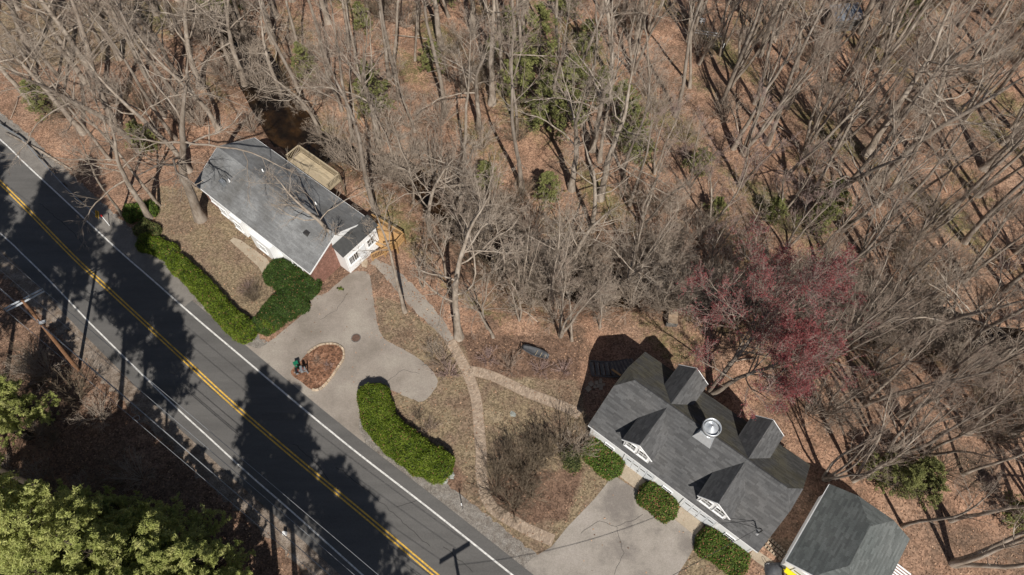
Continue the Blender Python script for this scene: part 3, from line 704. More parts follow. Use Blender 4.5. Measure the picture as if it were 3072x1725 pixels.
# flagstones by side door
fs=[[(1062,742),(1078,738),(1086,752),(1080,766),(1066,760)],[(1080,768),(1096,766),(1104,786),(1100,804),(1086,800)],[(1068,768),(1079,770),(1084,786),(1074,784)],[(1088,742),(1100,750),(1104,766),(1094,764),(1086,752)]]
for i,q in enumerate(fs):
    o=MB().prism(P(q),-.02,.06+.01*i).build('flagstone',M['blockstone']); tag(o,['tan flagstone nearest the white side door','largest tan flagstone reaching toward the driveway by the side door','small narrow tan flagstone left of the largest one by the side door','tan flagstone beside the foot of the ramp railing'][i],'flagstone','flagstones at the side door')

# ============================ shed / garage at bottom right
A2=R(-39); O2=(19.68,7.5,0)
gs=thing('detached_garage','small white garage with grey green clipped gable roof at the bottom right','garage',O2,A2)
LW2,LD2,ZE2,ZR2=6.3,7.05,2.7,4.6; P2=(ZR2-ZE2)/(LW2/2); cu=1.75; cz=ZE2+P2*cu; ins=1.85
r=MB()
r.slab([(0,LD2,ZE2),(0,0,ZE2),(cu,0,cz),(LW2/2,ins,ZR2),(LW2/2,LD2-ins,ZR2),(cu,LD2,cz)],.12)
r.slab([(LW2,0,ZE2),(LW2,LD2,ZE2),(LW2-cu,LD2,cz),(LW2/2,LD2-ins,ZR2),(LW2/2,ins,ZR2),(LW2-cu,0,cz)],.12)
r.slab([(cu,0,cz),(LW2-cu,0,cz),(LW2/2,ins,ZR2)],.12); r.slab([(LW2-cu,LD2,cz),(cu,LD2,cz),(LW2/2,LD2-ins,ZR2)],.12)
ro=r.build('roof',M['underlay'],gs); sh=MB(); s3=math.hypot(LW2/2,ZR2-ZE2); k=s3/(LW2/2)
shingles(sh,(0,LD2,ZE2),(0,-1,0),(LW2/2,0,ZR2-ZE2),[(0,0),(LD2,0),(LD2,cu*k),(LD2-ins,s3),(ins,s3),(0,cu*k)],exp_=.15)
shingles(sh,(LW2,0,ZE2),(0,1,0),(-LW2/2,0,ZR2-ZE2),[(0,0),(LD2,0),(LD2,cu*k),(LD2-ins,s3),(ins,s3),(0,cu*k)],exp_=.15)
cl=math.hypot(ins,ZR2-cz)
shingles(sh,(cu,0,cz),(1,0,0),(0,ins,ZR2-cz),[(0,0),(LW2-2*cu,0),(LW2/2-cu,cl)],exp_=.15)
shingles(sh,(LW2-cu,LD2,cz),(-1,0,0),(0,-ins,ZR2-cz),[(0,0),(LW2-2*cu,0),(LW2/2-cu,cl)],exp_=.15)
o=sh.build('shingle',M['shingle_green'],ro); o['kind']='stuff'
t=MB(); t.beam((-.0,-.03,ZE2-.08),(cu,-.03,cz-.08),.05,.2); t.beam((LW2,-.03,ZE2-.08),(LW2-cu,-.03,cz-.08),.05,.2); t.beam((cu,-.03,cz-.08),(LW2-cu,-.03,cz-.08),.05,.2); t.build('rake_board',M['wpaint'],gs)
MB().box(-.05,.02,0.02,LD2-.02,ZE2-.15,ZE2-.01).build('gutter',M['wpaint'],gs)
for xx in (.3,LW2-.42): MB().box(xx,xx+.12,.45,LD2-.3,-.3,ZE2+.05).build('wall',M['wpaint'],gs)
pts=[(.3,-.2),(LW2-.3,-.2),(LW2-.3,ZE2+.05),(LW2-cu,cz-.2),(cu,cz-.2),(.3,ZE2+.05)]
for yy in (.3,LD2-.3):
    vs=[(a,yy,b) for a,b in pts]+[(a,yy+.12,b) for a,b in pts]; n=6
    MB().add(vs,[tuple(range(n)),tuple(range(2*n-1,n-1,-1))]+[(i,n+i,n+(i+1)%n,(i+1)%n) for i in range(n)]).build('wall',M['wpaint'],gs)
d=MB().box(.9,5.4,.22,.3,2.2,2.35).build('garage_door',M['wpaint'],gs)
for i in range(5):
    for j in range(4): MB().box(.9+.9*i+.02,.9+.9*(i+1)-.02,.245,.3,.02+.54*j,.02+.54*(j+1)-.02).build('panel',M['door'],d)
    MB().box(.9+.9*i+.12,.9+.9*(i+1)-.12,.235,.244,1.35,1.55).build('pane',M['glass'],d)

# ------------------------------------------------------------ vectorised tube cloud
def tubes_mesh(groups,name,mats):
    """groups: list of (paths[K,n,3], rads[K,n], sides, mat index)"""
    V=[];F=[];MI=[];b=0
    for Pp,Rr,sd,mi in groups:
        K,n,_=Pp.shape
        if K==0: continue
        Tn=np.empty_like(Pp); Tn[:,1:-1]=Pp[:,2:]-Pp[:,:-2]; Tn[:,0]=Pp[:,1]-Pp[:,0]; Tn[:,-1]=Pp[:,-1]-Pp[:,-2]
        Tn/=np.linalg.norm(Tn,axis=2,keepdims=True)+1e-9
        ref=np.zeros((K,1,3)); vert=np.abs(Tn[:,:1,2:])>.8; ref=np.where(vert,np.array([1.,0,0]),np.array([0,0,1.]))
        A=np.cross(Tn,np.broadcast_to(ref,Tn.shape)); A/=np.linalg.norm(A,axis=2,keepdims=True)+1e-9; B=np.cross(Tn,A)
        th=np.arange(sd)*2*np.pi/sd
        ring=Pp[:,:,None,:]+(A[:,:,None,:]*np.cos(th)[None,None,:,None]+B[:,:,None,:]*np.sin(th)[None,None,:,None])*Rr[:,:,None,None]
        V.append(ring.reshape(-1,3))
        k=np.arange(K)[:,None,None]*n*sd; i=np.arange(n-1)[None,:,None]*sd; j=np.arange(sd)[None,None,:]; j2=(j+1)%sd
        q=np.stack([k+i+j,k+i+sd+j,k+i+sd+j2,k+i+j2],-1).reshape(-1,4)+b
        F.append(q); MI.append(np.full(len(q),mi)); b+=K*n*sd
    V=np.concatenate(V);F=np.concatenate(F);MI=np.concatenate(MI)
    return raw_mesh(name,V,F,mats,MI)
def raw_mesh(name,V,F,mats,MI=None,shade=None,smooth=False):
    me=bpy.data.meshes.new(name); me.vertices.add(len(V)); me.vertices.foreach_set('co',np.asarray(V,np.float32).ravel())
    k=F.shape[1]; me.loops.add(F.size); me.loops.foreach_set('vertex_index',F.astype(np.int32).ravel()); me.polygons.add(len(F)); me.polygons.foreach_set('loop_start',(np.arange(len(F))*k).astype(np.int32))
    me.update(calc_edges=True)
    for m_ in mats: me.materials.append(m_)
    if MI is not None and len(mats)>1: me.polygons.foreach_set('material_index',MI.astype(np.int32))
    if shade is not None:
        a=me.attributes.new('shade','FLOAT','FACE'); a.data.foreach_set('value',shade.astype(np.float32))
    if smooth: me.polygons.foreach_set('use_smooth',np.ones(len(F),bool))
    me.update(); return me
def norm(v): return v/(np.linalg.norm(v,axis=-1,keepdims=True)+1e-9)
def integrate(start,dirs,length,n,wob,up,r):
    """start[K,3], dirs[K,3], length[K] -> paths[K,n,3]"""
    K=len(start); P_=np.empty((K,n,3)); P_[:,0]=start; d=norm(dirs); st=(length/(n-1))[:,None]
    for i in range(1,n):
        d=norm(d+r.normal(0,wob,(K,3))+np.array([0,0,up])); P_[:,i]=P_[:,i-1]+d*st
    return P_
def spawn(P_,Rd,Ln,per,t0,t1,ang,angv,lr,n,wob,up,r,rr=.55,rmin=.008,tpow=1.0,lenfall=.6):
    K,m,_=P_.shape; idx=np.repeat(np.arange(K),per); C_=len(idx)
    t=t0+(t1-t0)*r.random(C_)**tpow; f=t*(m-1); i=np.clip(f.astype(int),0,m-2); a=(f-i)[:,None]
    s=P_[idx,i]*(1-a)+P_[idx,i+1]*a; tg=norm(P_[idx,i+1]-P_[idx,i])
    rn=norm(np.cross(tg,r.normal(0,1,(C_,3)))); th=np.radians(ang+angv*r.normal(0,1,C_))[:,None]
    d=tg*np.cos(th)+rn*np.sin(th)
    L_=Ln[idx]*lr*(1-lenfall*(t-t0)/(t1-t0+1e-6))*r.uniform(.65,1.25,C_)
    pr=Rd[idx,i]*(1-a[:,0])+Rd[idx,i+1]*a[:,0]
    r0=np.maximum(pr*rr,rmin); pth=integrate(s,d,L_,n,wob,up,r)
    Rd2=r0[:,None]*np.linspace(1,.35,n)[None,:]; Rd2=np.maximum(Rd2,rmin*.7)
    return pth,Rd2,L_
def tree_meshes(seed,H=19,r0=.24,bole=.45,stems=1,lean=0.05,n1=16,l1=.34,ang=48,crook=.10,dens=1.0,bark='bark',twig='twig',buds=False,n2=6,n3=5,n4=3,up=.06,rmin=.008):
    r=np.random.default_rng(seed)
    d0=np.stack([np.array([math.cos(a)*lean*(1.0 if stems==1 else 1),math.sin(a)*lean,1]) for a in (np.arange(stems)*2*np.pi/stems+r.random()*6)])
    d0+=r.normal(0,.03,d0.shape); Ls=H*r.uniform(.8,1.0,stems) if stems>1 else np.array([H])
    st=np.zeros((stems,3)); 
    if stems>1: st[:,:2]=d0[:,:2]*.5
    T_=integrate(st,d0,Ls,14,.045+crook*.25,.05,r); tt=np.linspace(0,1,14); RT=(r0*(1-tt)**.8+.02)*(1+.5*np.exp(-tt*25)); RT=np.repeat(RT[None],stems,0)
    B1,R1_,L1_=spawn(T_,RT,Ls,int(n1),bole,.97,ang,12,l1,9,crook,up,r,rr=.42,lenfall=.55)
    B2,R2_,L2_=spawn(B1,R1_,L1_,n2,.2,1,34,13,.55,6,crook*1.2,up,r,rr=.5,rmin=rmin)
    B3,R3_,L3_=spawn(B2,R2_,L2_,n3,.15,1,33,13,.56,5,crook*1.2,up*.8,r,rr=.55,rmin=rmin)
    B4,R4_,L4_=spawn(B3,R3_,L3_,n4,.1,1,32,12,.62,3,.12,up*.8,r,rr=.6,rmin=rmin)
    # dead stubs on the bole
    Bs,Rs_,Ls_=spawn(T_,RT,Ls,5,.2,bole,75,10,.07,4,.15,0,r,rr=.2,rmin=.015)
    trunk=tubes_mesh([(T_,RT,8,0),(Bs,Rs_,4,0)],'trunk',[M[bark]]); trunk.polygons.foreach_set('use_smooth',[True]*len(trunk.polygons))
    crown=tubes_mesh([(B1,R1_,5,0),(B2,R2_,4,0),(B3,R3_,3,1),(B4,R4_,3,1)],'crown',[M[bark],M[twig]])
    fl=None
    if buds:
        tips=np.concatenate([B4[:,-1],B3[:,-1]]); tips=np.concatenate([tips,B4[:,1][::2]]); tips=tips+r.normal(0,.03,tips.shape)
        V,F,S=leafcloud(tips,.024,.05,r,2,jit=.06); fl=raw_mesh('blossom',V,F,[M['bud']],shade=S)
    return trunk,crown,fl
def leafcloud(C_,wmin,lmax,r,per=1,normal=None,jit=.0,spread=1.0):
    """small two-triangle leaves at the points"""
    C2=np.repeat(C_,per,0)+r.normal(0,jit,(len(C_)*per,3)); n=len(C2)
    a=norm(r.normal(0,1,(n,3)))
    if normal is not None: a=norm(np.repeat(normal,per,0)+r.normal(0,spread,(n,3)))   # leaf facing
    b=norm(np.cross(a,r.normal(0,1,(n,3)))); c=np.cross(a,b)
    L_=r.uniform(.6,1.2,n)[:,None]*lmax; w_=r.uniform(.7,1.3,n)[:,None]*wmin
    V=np.stack([C2-b*L_,C2-c*w_,C2+b*L_,C2+c*w_],1).reshape(-1,3)
    F=np.arange(n*4).reshape(-1,4); return V,F,r.random(n)

VAR={}
def variant(k,**kw): VAR[k]=tree_meshes(**kw)
variant('slender1',seed=1,H=20,r0=.20,bole=.5,n1=11,l1=.27,ang=42)
variant('slender2',seed=2,H=18,r0=.17,bole=.5,n1=10,l1=.27,ang=36,twig='twigwarm')
variant('slender3',seed=3,H=21,r0=.23,bole=.58,n1=10,l1=.28,ang=45,bark='barkdark',twig='twigwarm')
variant('oak1',seed=4,H=19,r0=.36,bole=.38,n1=12,l1=.42,ang=60,crook=.17,up=.03)
variant('oak2',seed=5,H=17,r0=.33,bole=.32,n1=13,l1=.44,ang=64,crook=.19,up=.03,bark='bark')
variant('oak3',seed=6,H=20,r0=.40,bole=.42,n1=12,l1=.40,ang=58,crook=.17,up=.03,bark='barkdark')
variant('maple1',seed=7,H=17,r0=.17,bole=.35,stems=3,lean=.16,n1=7,l1=.36,ang=28,crook=.05,up=.09,twig='twigwarm',n2=6,n3=5)
variant('maple2',seed=8,H=16,r0=.15,bole=.3,stems=4,lean=.2,n1=6,l1=.36,ang=26,crook=.05,up=.09,bark='barkdark',twig='twigwarm',n2=5,n3=5)
variant('sapling1',seed=9,H=9,r0=.07,bole=.25,n1=14,l1=.35,ang=36,crook=.07,up=.09,n2=5,n3=4,n4=3,rmin=.009)
variant('sapling2',seed=10,H=7.5,r0=.05,bole=.2,stems=2,lean=.14,n1=8,l1=.36,ang=32,up=.10,n2=5,n3=4,n4=3,rmin=.009,twig='twigwarm')
variant('pink1',seed=12,H=14,r0=.14,bole=.3,stems=2,lean=.12,n1=11,l1=.33,ang=34,up=.09,twig='twigred',n3=6)
variant('redmaple',seed=13,H=10,r0=.15,bole=.2,stems=2,lean=.2,n1=19,l1=.68,ang=58,crook=.11,up=.08,buds=True,bark='barkdark',twig='twigred',n2=9,n3=7,n4=4)

def put_tree(var,x,y,z,s,rz,label,group,cat='tree',name='bare_tree',tilt=(0,0)):
    t=thing(name,label,cat,(x,y,z-.12),rz,group); t.scale=(s,s,s); t.rotation_euler=(tilt[0],tilt[1],rz)
    tr,cr,fl=VAR[var]
    for nm,me in (('trunk',tr),('crown',cr),('blossom',fl)):
        if me is None: continue
        o=bpy.data.objects.new(nm,me); C.objects.link(o); o.parent=t
        if nm=='blossom': o['kind']='stuff'
    return t
KIND={'slender1':('tall slender grey bare tree',),'slender2':('thin brown-twigged bare tree',),'slender3':('tall dark-barked bare tree',),'oak1':('broad crooked grey oak',),'oak2':('low spreading crooked oak',),'oak3':('thick dark-barked oak',),'maple1':('three-stemmed bare maple',),'maple2':('four-stemmed bare tree',),'sapling1':('slim bare sapling',),'sapling2':('small twin-stemmed bare sapling',),'pink1':('reddish-twigged bare tree',)}
def region(px,py):
    if py<230:
        i=min(6,int(max(px,0)//440)); return ['in the woods at the far top left corner','in the upper left woods behind the curving dark bank','above the head of the dark stream','in the open leaf-strewn woods at top centre','among the green saplings at top centre','beyond the white rails at the upper right','in the dense top right corner of the woods'][i]
    if py<520:
        i=min(6,int(max(px,0)//440)); return ['beside the guardrail and road at the left','above the low house roof','by the stream behind the long balcony','on the far bank across from the stone path','in the middle woods by the evergreen patches','on the sunny leaf slope right of centre','on the far right leaf slope'][i]
    if py<800:
        i=min(6,int(max(px,0)//440)); return ['between the guardrail and the low house','on the lawn corner beside the low house','between the corner deck and the stream','along the near stream bank at mid picture','around the footbridge','above the red maple','right of the red maple'][i]
    if py<1150:
        i=min(6,int(max(px,0)//440)); return ['in the shade left of the road','at the road edge','beside the sloping footpath','on the near bank above the covered garden frame','beside the red maple','in the brushy ground right of the red maple','along the dark brushy right edge'][i]
    return 'in the woods behind the detached garage' if px>1900 else 'on the roadside at the lower left'
placed=[]
def tree_at(px,py,var,s=1.0,rz=None,tilt=(0,0),label=None):
    x,y,z=at(px,py); placed.append((x,y))
    lb=label or f"{KIND[var][0]} {region(px,py)}"
    return put_tree(var,x,y,z,s,rnd.uniform(0,6.28) if rz is None else rz,lb,None if label else f"group of {KIND[var][0]} {region(px,py)}",tilt=tilt)
KEY=[(603,656,'oak3',1.12,'thick grey-trunked oak at the left end of the low house'),(449,652,'oak1',.8,'grey tree leaning over the green shrub by the guardrail end'),(366,645,'slender2',.75,'thin tree nearest the striped road marker'),(477,618,'slender1',.75,'slim tree rising from the leaf litter behind the green corner shrub'),
(567,512,'oak2',.9,None),(390,572,'slender2',.8,None),(420,450,'oak3',.85,None),(495,352,'slender1',.9,None),(657,388,'oak2',.8,None),(526,417,'slender3',.9,None),(308,140,'slender1',.9,None),(250,400,'oak1',.8,None),(330,480,'slender1',.8,None),(180,330,'slender3',.9,None),
(260,250,'oak2',.9,None),(440,230,'slender1',1,None),(90,250,'slender2',.9,None),
(1131,642,'slender3',1.05,'very tall straight tree growing at the back corner of the golden deck'),(1060,420,'slender1',.95,None),(905,190,'slender1',.9,None),(988,225,'slender3',.9,None),(1168,238,'slender1',1,None),(1180,228,'slender2',1,None),(1334,342,'slender3',1,None),(1393,484,'slender1',.9,None),(1476,311,'oak1',.95,None),(1507,242,'slender1',1.05,None),
(1554,200,'slender1',1,None),(1571,277,'slender1',1.05,None),(1671,183,'slender1',.95,None),(1747,380,'slender3',.85,None),(1799,484,'slender2',1.05,None),(1778,449,'oak1',.85,None),(1830,242,'oak2',.9,None),(1899,221,'maple1',1,None),
(1214,935,'slender1',.8,'leaning tree on the lawn edge casting a long black shadow up the footpath'),(1377,1011,'oak2',1.0,'big pale-barked tree at the top of the brick walkway'),(1480,1011,'slender2',.7,'pale slim tree left of the covered garden frame'),(1463,985,'sapling1',1.2,None),(1681,1008,'maple1',.72,'pale double trunk tree by the corner of the house shade'),(1716,1022,'slender2',.6,None),(1643,921,'slender1',.75,None),(1716,815,'oak2',.72,None),(1654,898,'sapling1',1.3,None),(1851,898,'oak2',.7,None),(1892,839,'maple1',.75,None),(1560,960,'sapling2',1.1,None),
(1040,772,'oak2',.74,'pale-branched tree in front of the white wing hanging over the driveway'),(1800,985,'sapling1',1.0,'twiggy light grey sapling overhanging the black shade beside the steps'),
(2812,674,'slender1',.9,None),(2840,655,'slender3',.9,None),(2953,663,'slender1',1,None),(2462,747,'sapling1',1.2,None),(2356,754,'pink1',.8,None),(2523,693,'maple1',.9,None),(3017,868,'slender3',.9,None),(2584,998,'maple2',.85,None),(2304,432,'slender3',1,None),(2228,463,'maple1',1,None),(2200,446,'slender1',1,None),(2508,443,'maple2',1,None),(2598,463,'oak1',1,None),(2450,640,'oak3',.85,None),
(2708,1578,'slender3',.6,'slim tree leaning away behind the right corner of the detached garage'),(2473,1437,'maple2',.7,'many-stemmed tree sprawling over the back of the detached garage'),(2560,1440,'maple1',.8,None),(2850,1560,'slender1',.8,None),(2700,1250,'maple2',.8,None),(2900,1300,'maple1',.9,None),(2480,1250,'maple1',.62,None),(2620,1120,'maple1',.7,None),(2960,1100,'maple2',.85,None),(1290,705,'oak2',.72,None),(1240,610,'sapling1',1.3,None),(1420,760,'slender2',.75,None),(1505,850,'sapling1',1.35,None),(1340,835,'sapling1',1.2,None),(1270,860,'sapling2',1.2,None),(1380,640,'oak1',.7,None),(1450,700,'maple1',.7,None),(1560,880,'maple1',.6,None),(1310,560,'maple2',.65,None),(1180,520,'sapling1',1.3,None),(960,400,'oak2',.7,None),(850,300,'oak2',.75,None),(2220,560,'pink1',.9,None),(2130,680,'pink1',.8,None),(2070,560,'pink1',.7,None)]
for px,py,v_,s,lb in KEY: tree_at(px,py,v_,s,rz=(2.2 if px==1377 else None),label=lb)
x,y,z=at(2136,1179); placed.append((x,y))
t=put_tree('redmaple',x,y,z,1.38,0.0,'red maple in bloom with crimson flower haze behind the carriage house',None,name='red_maple',tilt=(-.06,.2))

# open places where no tree may stand
OPEN=[P(q) for q in ([(380,560),(560,480),(760,380),(900,440),(1010,520),(1160,600),(1300,640),(1360,820),(1420,960),(1700,1010),(1860,900),(2060,1000),(2150,1080),(2500,1340),(2760,1560),(2800,1900),(500,1900),(0,1300),(-400,1000),(-400,300),(0,380)],)]
def allowed(x,y,m=0):
    for q in OPEN:
        if inpoly(np.array([x]),np.array([y]),q)[0]: return False
        if m and pdist(np.array([x]),np.array([y]),q)[0]<m: return False
    if pdist(np.array([x]),np.array([y]),ROAD)[0]<3 or inpoly(np.array([x]),np.array([y]),ROAD)[0]: return False
    return True
def PXf(x,y,z):
    Z=z-CAMH; d=y*_c-Z*_s; u=y*_s+Z*_c
    return 1536+FPX*x/d,862.5-FPX*u/d
cnt=0;tries=0
rs=np.random.default_rng(77)
while tries<9000 and cnt<215:
    tries+=1
    px=rs.uniform(-120,3250);py=rs.uniform(-60,1740)
    x,y=W(px,py)
    if y>88 or not allowed(x,y,1.2): continue
    z=T(x,y)
    if abs(float(sdist(x,y)))<1.4: continue
    if 820<px<2150 and 100<py<900 and rs.random()<.3: continue
    if min((math.hypot(x-a,y-b) for a,b in placed),default=9)<2.8: continue
    if px<850: v_=rs.choice(['oak1','oak2','oak3','slender1','slender3','slender2'])
    elif px<1900: v_=rs.choice(['slender1','slender2','slender3','oak1','sapling1'])
    elif px<2350 and py>400: v_=rs.choice(['pink1','sapling1','slender2','maple1'])
    else: v_=rs.choice(['maple1','maple2','slender2','slender3','maple1','oak1'])
    s=rs.uniform(.72,1.05)
    if py>600 and px<2300: s*=.8
    placed.append((x,y)); cnt+=1
    put_tree(v_,x,y,z,s,rs.uniform(0,6.28),f"{KIND[v_][0]} {region(px,py)}",f"group of {KIND[v_][0]} {region(px,py)}",tilt=(rs.normal(0,.04),rs.normal(0,.04)))

# ------------------------------------------------------------ bare shrubs
def shrub_mesh(seed,H=2.4,stems=26,spread=.7,twig='twigdark',rmin=.009,n2=5,n3=4,wob=.08):
    r=np.random.default_rng(seed); a=r.random(stems)*6.28; q=r.random(stems)**.6*spread
    d=np.stack([np.cos(a)*q,np.sin(a)*q,np.ones(stems)],1); st=np.stack([np.cos(a)*q*.25,np.sin(a)*q*.25,np.zeros(stems)],1)
    T_=integrate(st,d,H*r.uniform(.6,1.05,stems),7,wob,.01,r); RT=np.repeat((.022*(1-np.linspace(0,.8,7)))[None],stems,0)
    B,RB,LB=spawn(T_,RT,np.full(stems,H),n2,.2,1,34,12,.4,4,.12,.04,r,rmin=rmin)
    B2,RB2,LB2=spawn(B,RB,LB,n3,.2,1,34,12,.5,3,.12,.04,r,rmin=rmin)
    return tubes_mesh([(T_,RT,4,0),(B,RB,3,0),(B2,RB2,3,0)],'bare_shrub',[M[twig]])
SH={'dark1':shrub_mesh(21),'dark2':shrub_mesh(22,H=2.8,stems=22,spread=.9),'grey1':shrub_mesh(23,H=3.4,stems=24,spread=.7,twig='twig',n2=6),'grey2':shrub_mesh(24,H=2.6,stems=30,spread=1.0,twig='twig'),'warm1':shrub_mesh(25,H=1.5,stems=34,spread=1.3,twig='twigwarm',n2=4,n3=3),'red1':shrub_mesh(26,H=1.2,stems=30,spread=1.2,twig='twigred',n2=4,n3=3)}
def shrub(px,py,k,s,label,group=None,wpos=None):
    x,y,z=wpos or at(px,py); o=bpy.data.objects.new('bare_shrub',SH[k]); C.objects.link(o); o.location=(x,y,z-.03); o.rotation_euler=(0,0,rnd.random()*6.28); o.scale=(s,s,s*rnd.uniform(.85,1.1))
    tag(o,label,'shrub',group)
for px,py,s in [(1490,1470,1.05),(1530,1510,.95),(1570,1450,1.1),(1600,1400,1.1),(1560,1400,1.0),(1640,1370,1.15),(1500,1420,.95),(1540,1530,.8),(1610,1330,1.0),(1680,1330,1.1),(1590,1490,.9),(1530,1365,.85)]:
    shrub(px,py,rnd.choice(['dark1','dark2']),s*1.15,'dark twiggy bare shrub in the big thicket inside the curve of the brick walkway','dark shrubs in the walkway thicket')
shrub(1722,1345,'grey1',.95,'pale orange-brown branched shrub leaning at the left corner of the carriage house')
for px,py,k,s,lb in [(765,900,'dark1',.95,'bare upright shrub on the small lawn beside the fan-shaped hedge'),(745,870,'red1',.8,'low russet twiggy shrub above the bare upright lawn shrub'),(1325,1085,'warm1',1.15,'spreading brown brush between driveway tip and brick walkway'),(1345,1120,'red1',1.2,'low reddish brush just below the spreading brown brush'),(1300,1060,'grey2',.6,'small grey brush above the spreading brown brush'),
 (1530,1102,'warm1',1.05,'star-shaped bare shrub in the leaf bed above the branch walkway'),(1462,1075,'red1',1.05,'thin reddish shrub left of the star-shaped shrub'),(1622,1108,'red1',1.0,'reddish shrub below the covered garden frame'),(1690,1112,'red1',.95,'rusty shrub at the edge of the black house shade'),
 (1290,1285,'warm1',.8,'brown grassy shrub behind the kidney-shaped hedge'),(1255,1255,'dark1',.55,'small dark shrub tucked behind the kidney-shaped hedge'),(955,1085,'warm1',.45,'low dry plant in the middle of the stone-edged island'),(985,1100,'red1',.5,'low russet plant right of centre in the stone-edged island'),
 (150,1130,'grey2',1.3,None),(230,1200,'dark2',1.3,None)]:
    shrub(px,py,k,s,lb or 'tangled bare shrub in the shade below the utility pole','roadside shrubs in the pine shade' if not lb else None)
for i in range(420):
    px=rs.uniform(-50,3150);py=rs.uniform(-20,1500); x,y=W(px,py); 
    if not allowed(x,y,.5): continue
    dd=float(sdist(x,y))
    if not (1.2<abs(dd)<7) and rs.random()<.55: continue
    if abs(dd)<1.0: continue
    k=rs.choice(['grey1','grey2','grey1','dark2']) if px<2000 else rs.choice(['grey1','grey2','dark2','red1'])
    g=region(px,py); shrub(0,0,k,rs.uniform(.8,1.6),f"{ {'g':'grey','d':'dark','r':'reddish'}[k[0]] } bare underbrush shrub {g}",f"{ {'g':'grey','d':'dark','r':'reddish'}[k[0]] } bare shrubs {g}",wpos=(x,y,T(x,y)))
for i in range(150):
    x=rs.uniform(-38,40); y=float(np.interp(x,SX,SY))+rs.uniform(-3.6,3.6)
    if not allowed(x,y,.2) or (x<-7 and rs.random()<.72): continue
    px,py=PXf(x,y,0); g=region(px,py); shrub(0,0,rs.choice(['grey1','grey2']),rs.uniform(1.0,1.9),f"grey bare underbrush shrub {g}",f"grey bare shrubs {g}",wpos=(x,y,T(x,y)))
for i in range(34):
    px=rs.uniform(-60,480);py=rs.uniform(1000,1500)
    x,y=W(px,py)
    if pdist(np.array([x]),np.array([y]),ROAD)[0]<3.2 or inpoly(np.array([x]),np.array([y]),ROAD)[0]: continue
    shrub(0,0,rs.choice(['dark2','grey2']),rs.uniform(.7,1.2),'tangled bare shrub in the shade below the utility pole','roadside shrubs in the pine shade',wpos=(x,y,0))

# ------------------------------------------------------------ evergreens
def conifer_mesh(seed,H,rad,dens,m,lw,ll,base=.12,per=3,droop=.1,r0=.1,ntuft=7,shape=.75):
    r=np.random.default_rng(seed); tr_=integrate(np.zeros((1,3)),np.array([[0,0,1.]]),np.array([H]),10,.02,0,r); RT=(r0*(1-np.linspace(0,.97,10)))[None]+.01
    K=int(dens); t=base+(1-base)*r.random(K)**.9; a=r.random(K)*6.28
    f=t*9;i=np.clip(f.astype(int),0,8);q=(f-i)[:,None]; st=tr_[0,i]*(1-q)+tr_[0,i+1]*q
    L_=rad*(1-t)**shape*r.uniform(.5,1.15,K)+.15; d=np.stack([np.cos(a),np.sin(a),.25-droop+.5*t],1)
    B=integrate(st,d,L_,5,.07,.04,r); RB=np.repeat(np.linspace(.035,.01,5)[None],K,0)*(.5+L_[:,None]/rad)
    S,RS,LS=spawn(B,RB,L_,ntuft,.25,1,45,14,.42,3,.1,.05,r,rmin=.006)
    pts=np.concatenate([S[:,-1],S[:,1],B[:,-1]]); nr=norm(np.concatenate([S[:,-1]-S[:,0],S[:,-1]-S[:,0],B[:,-1]-B[:,0]])*.25+np.array([0,0,.8]))
    V,F,SS=leafcloud(pts,lw,ll,r,per,normal=nr,jit=ll*.55,spread=.75)
    tk=tubes_mesh([(tr_,RT,7,0),(B,RB,3,0)],'trunk',[M['barkpine']])
    return tk,raw_mesh('foliage',V,F,[M[m]],shade=SS)
CON={'pineT':conifer_mesh(39,27,4.3,130,'pineleaf',.034,.135,base=.62,per=14,r0=.3,ntuft=12,shape=.38),'pine0':conifer_mesh(40,24,4.3,150,'pineleaf',.034,.135,base=.5,per=14,r0=.3,ntuft=12,shape=.38),'pine1':conifer_mesh(41,17,3.7,120,'pineleaf',.028,.12,base=.30,per=18,r0=.24,ntuft=12,shape=.5),'pine2':conifer_mesh(42,12,3.2,100,'pineleaf',.028,.12,base=.2,per=18,r0=.18,ntuft=12,shape=.55),'pine3':conifer_mesh(43,8,2.6,65,'pineleaf',.028,.12,base=.08,per=15,r0=.12,ntuft=10),
 'hem1':conifer_mesh(44,5.5,2.1,80,'hemlock',.025,.08,base=.05,per=8,droop=.2,r0=.07),'hem2':conifer_mesh(45,3.8,1.7,60,'hemlock',.025,.08,base=.05,per=8,droop=.2,r0=.05)}
def conifer(x,y,z,k,s,name,label,group=None):
    t=thing(name,label,'tree',(x,y,z-.05),rnd.random()*6.28,group); t.scale=(s,s,s)
    for nm,me in zip(('trunk','foliage'),CON[k]):
        o=bpy.data.objects.new(nm,me); C.objects.link(o); o.parent=t
        if nm=='foliage': o['kind']='stuff'
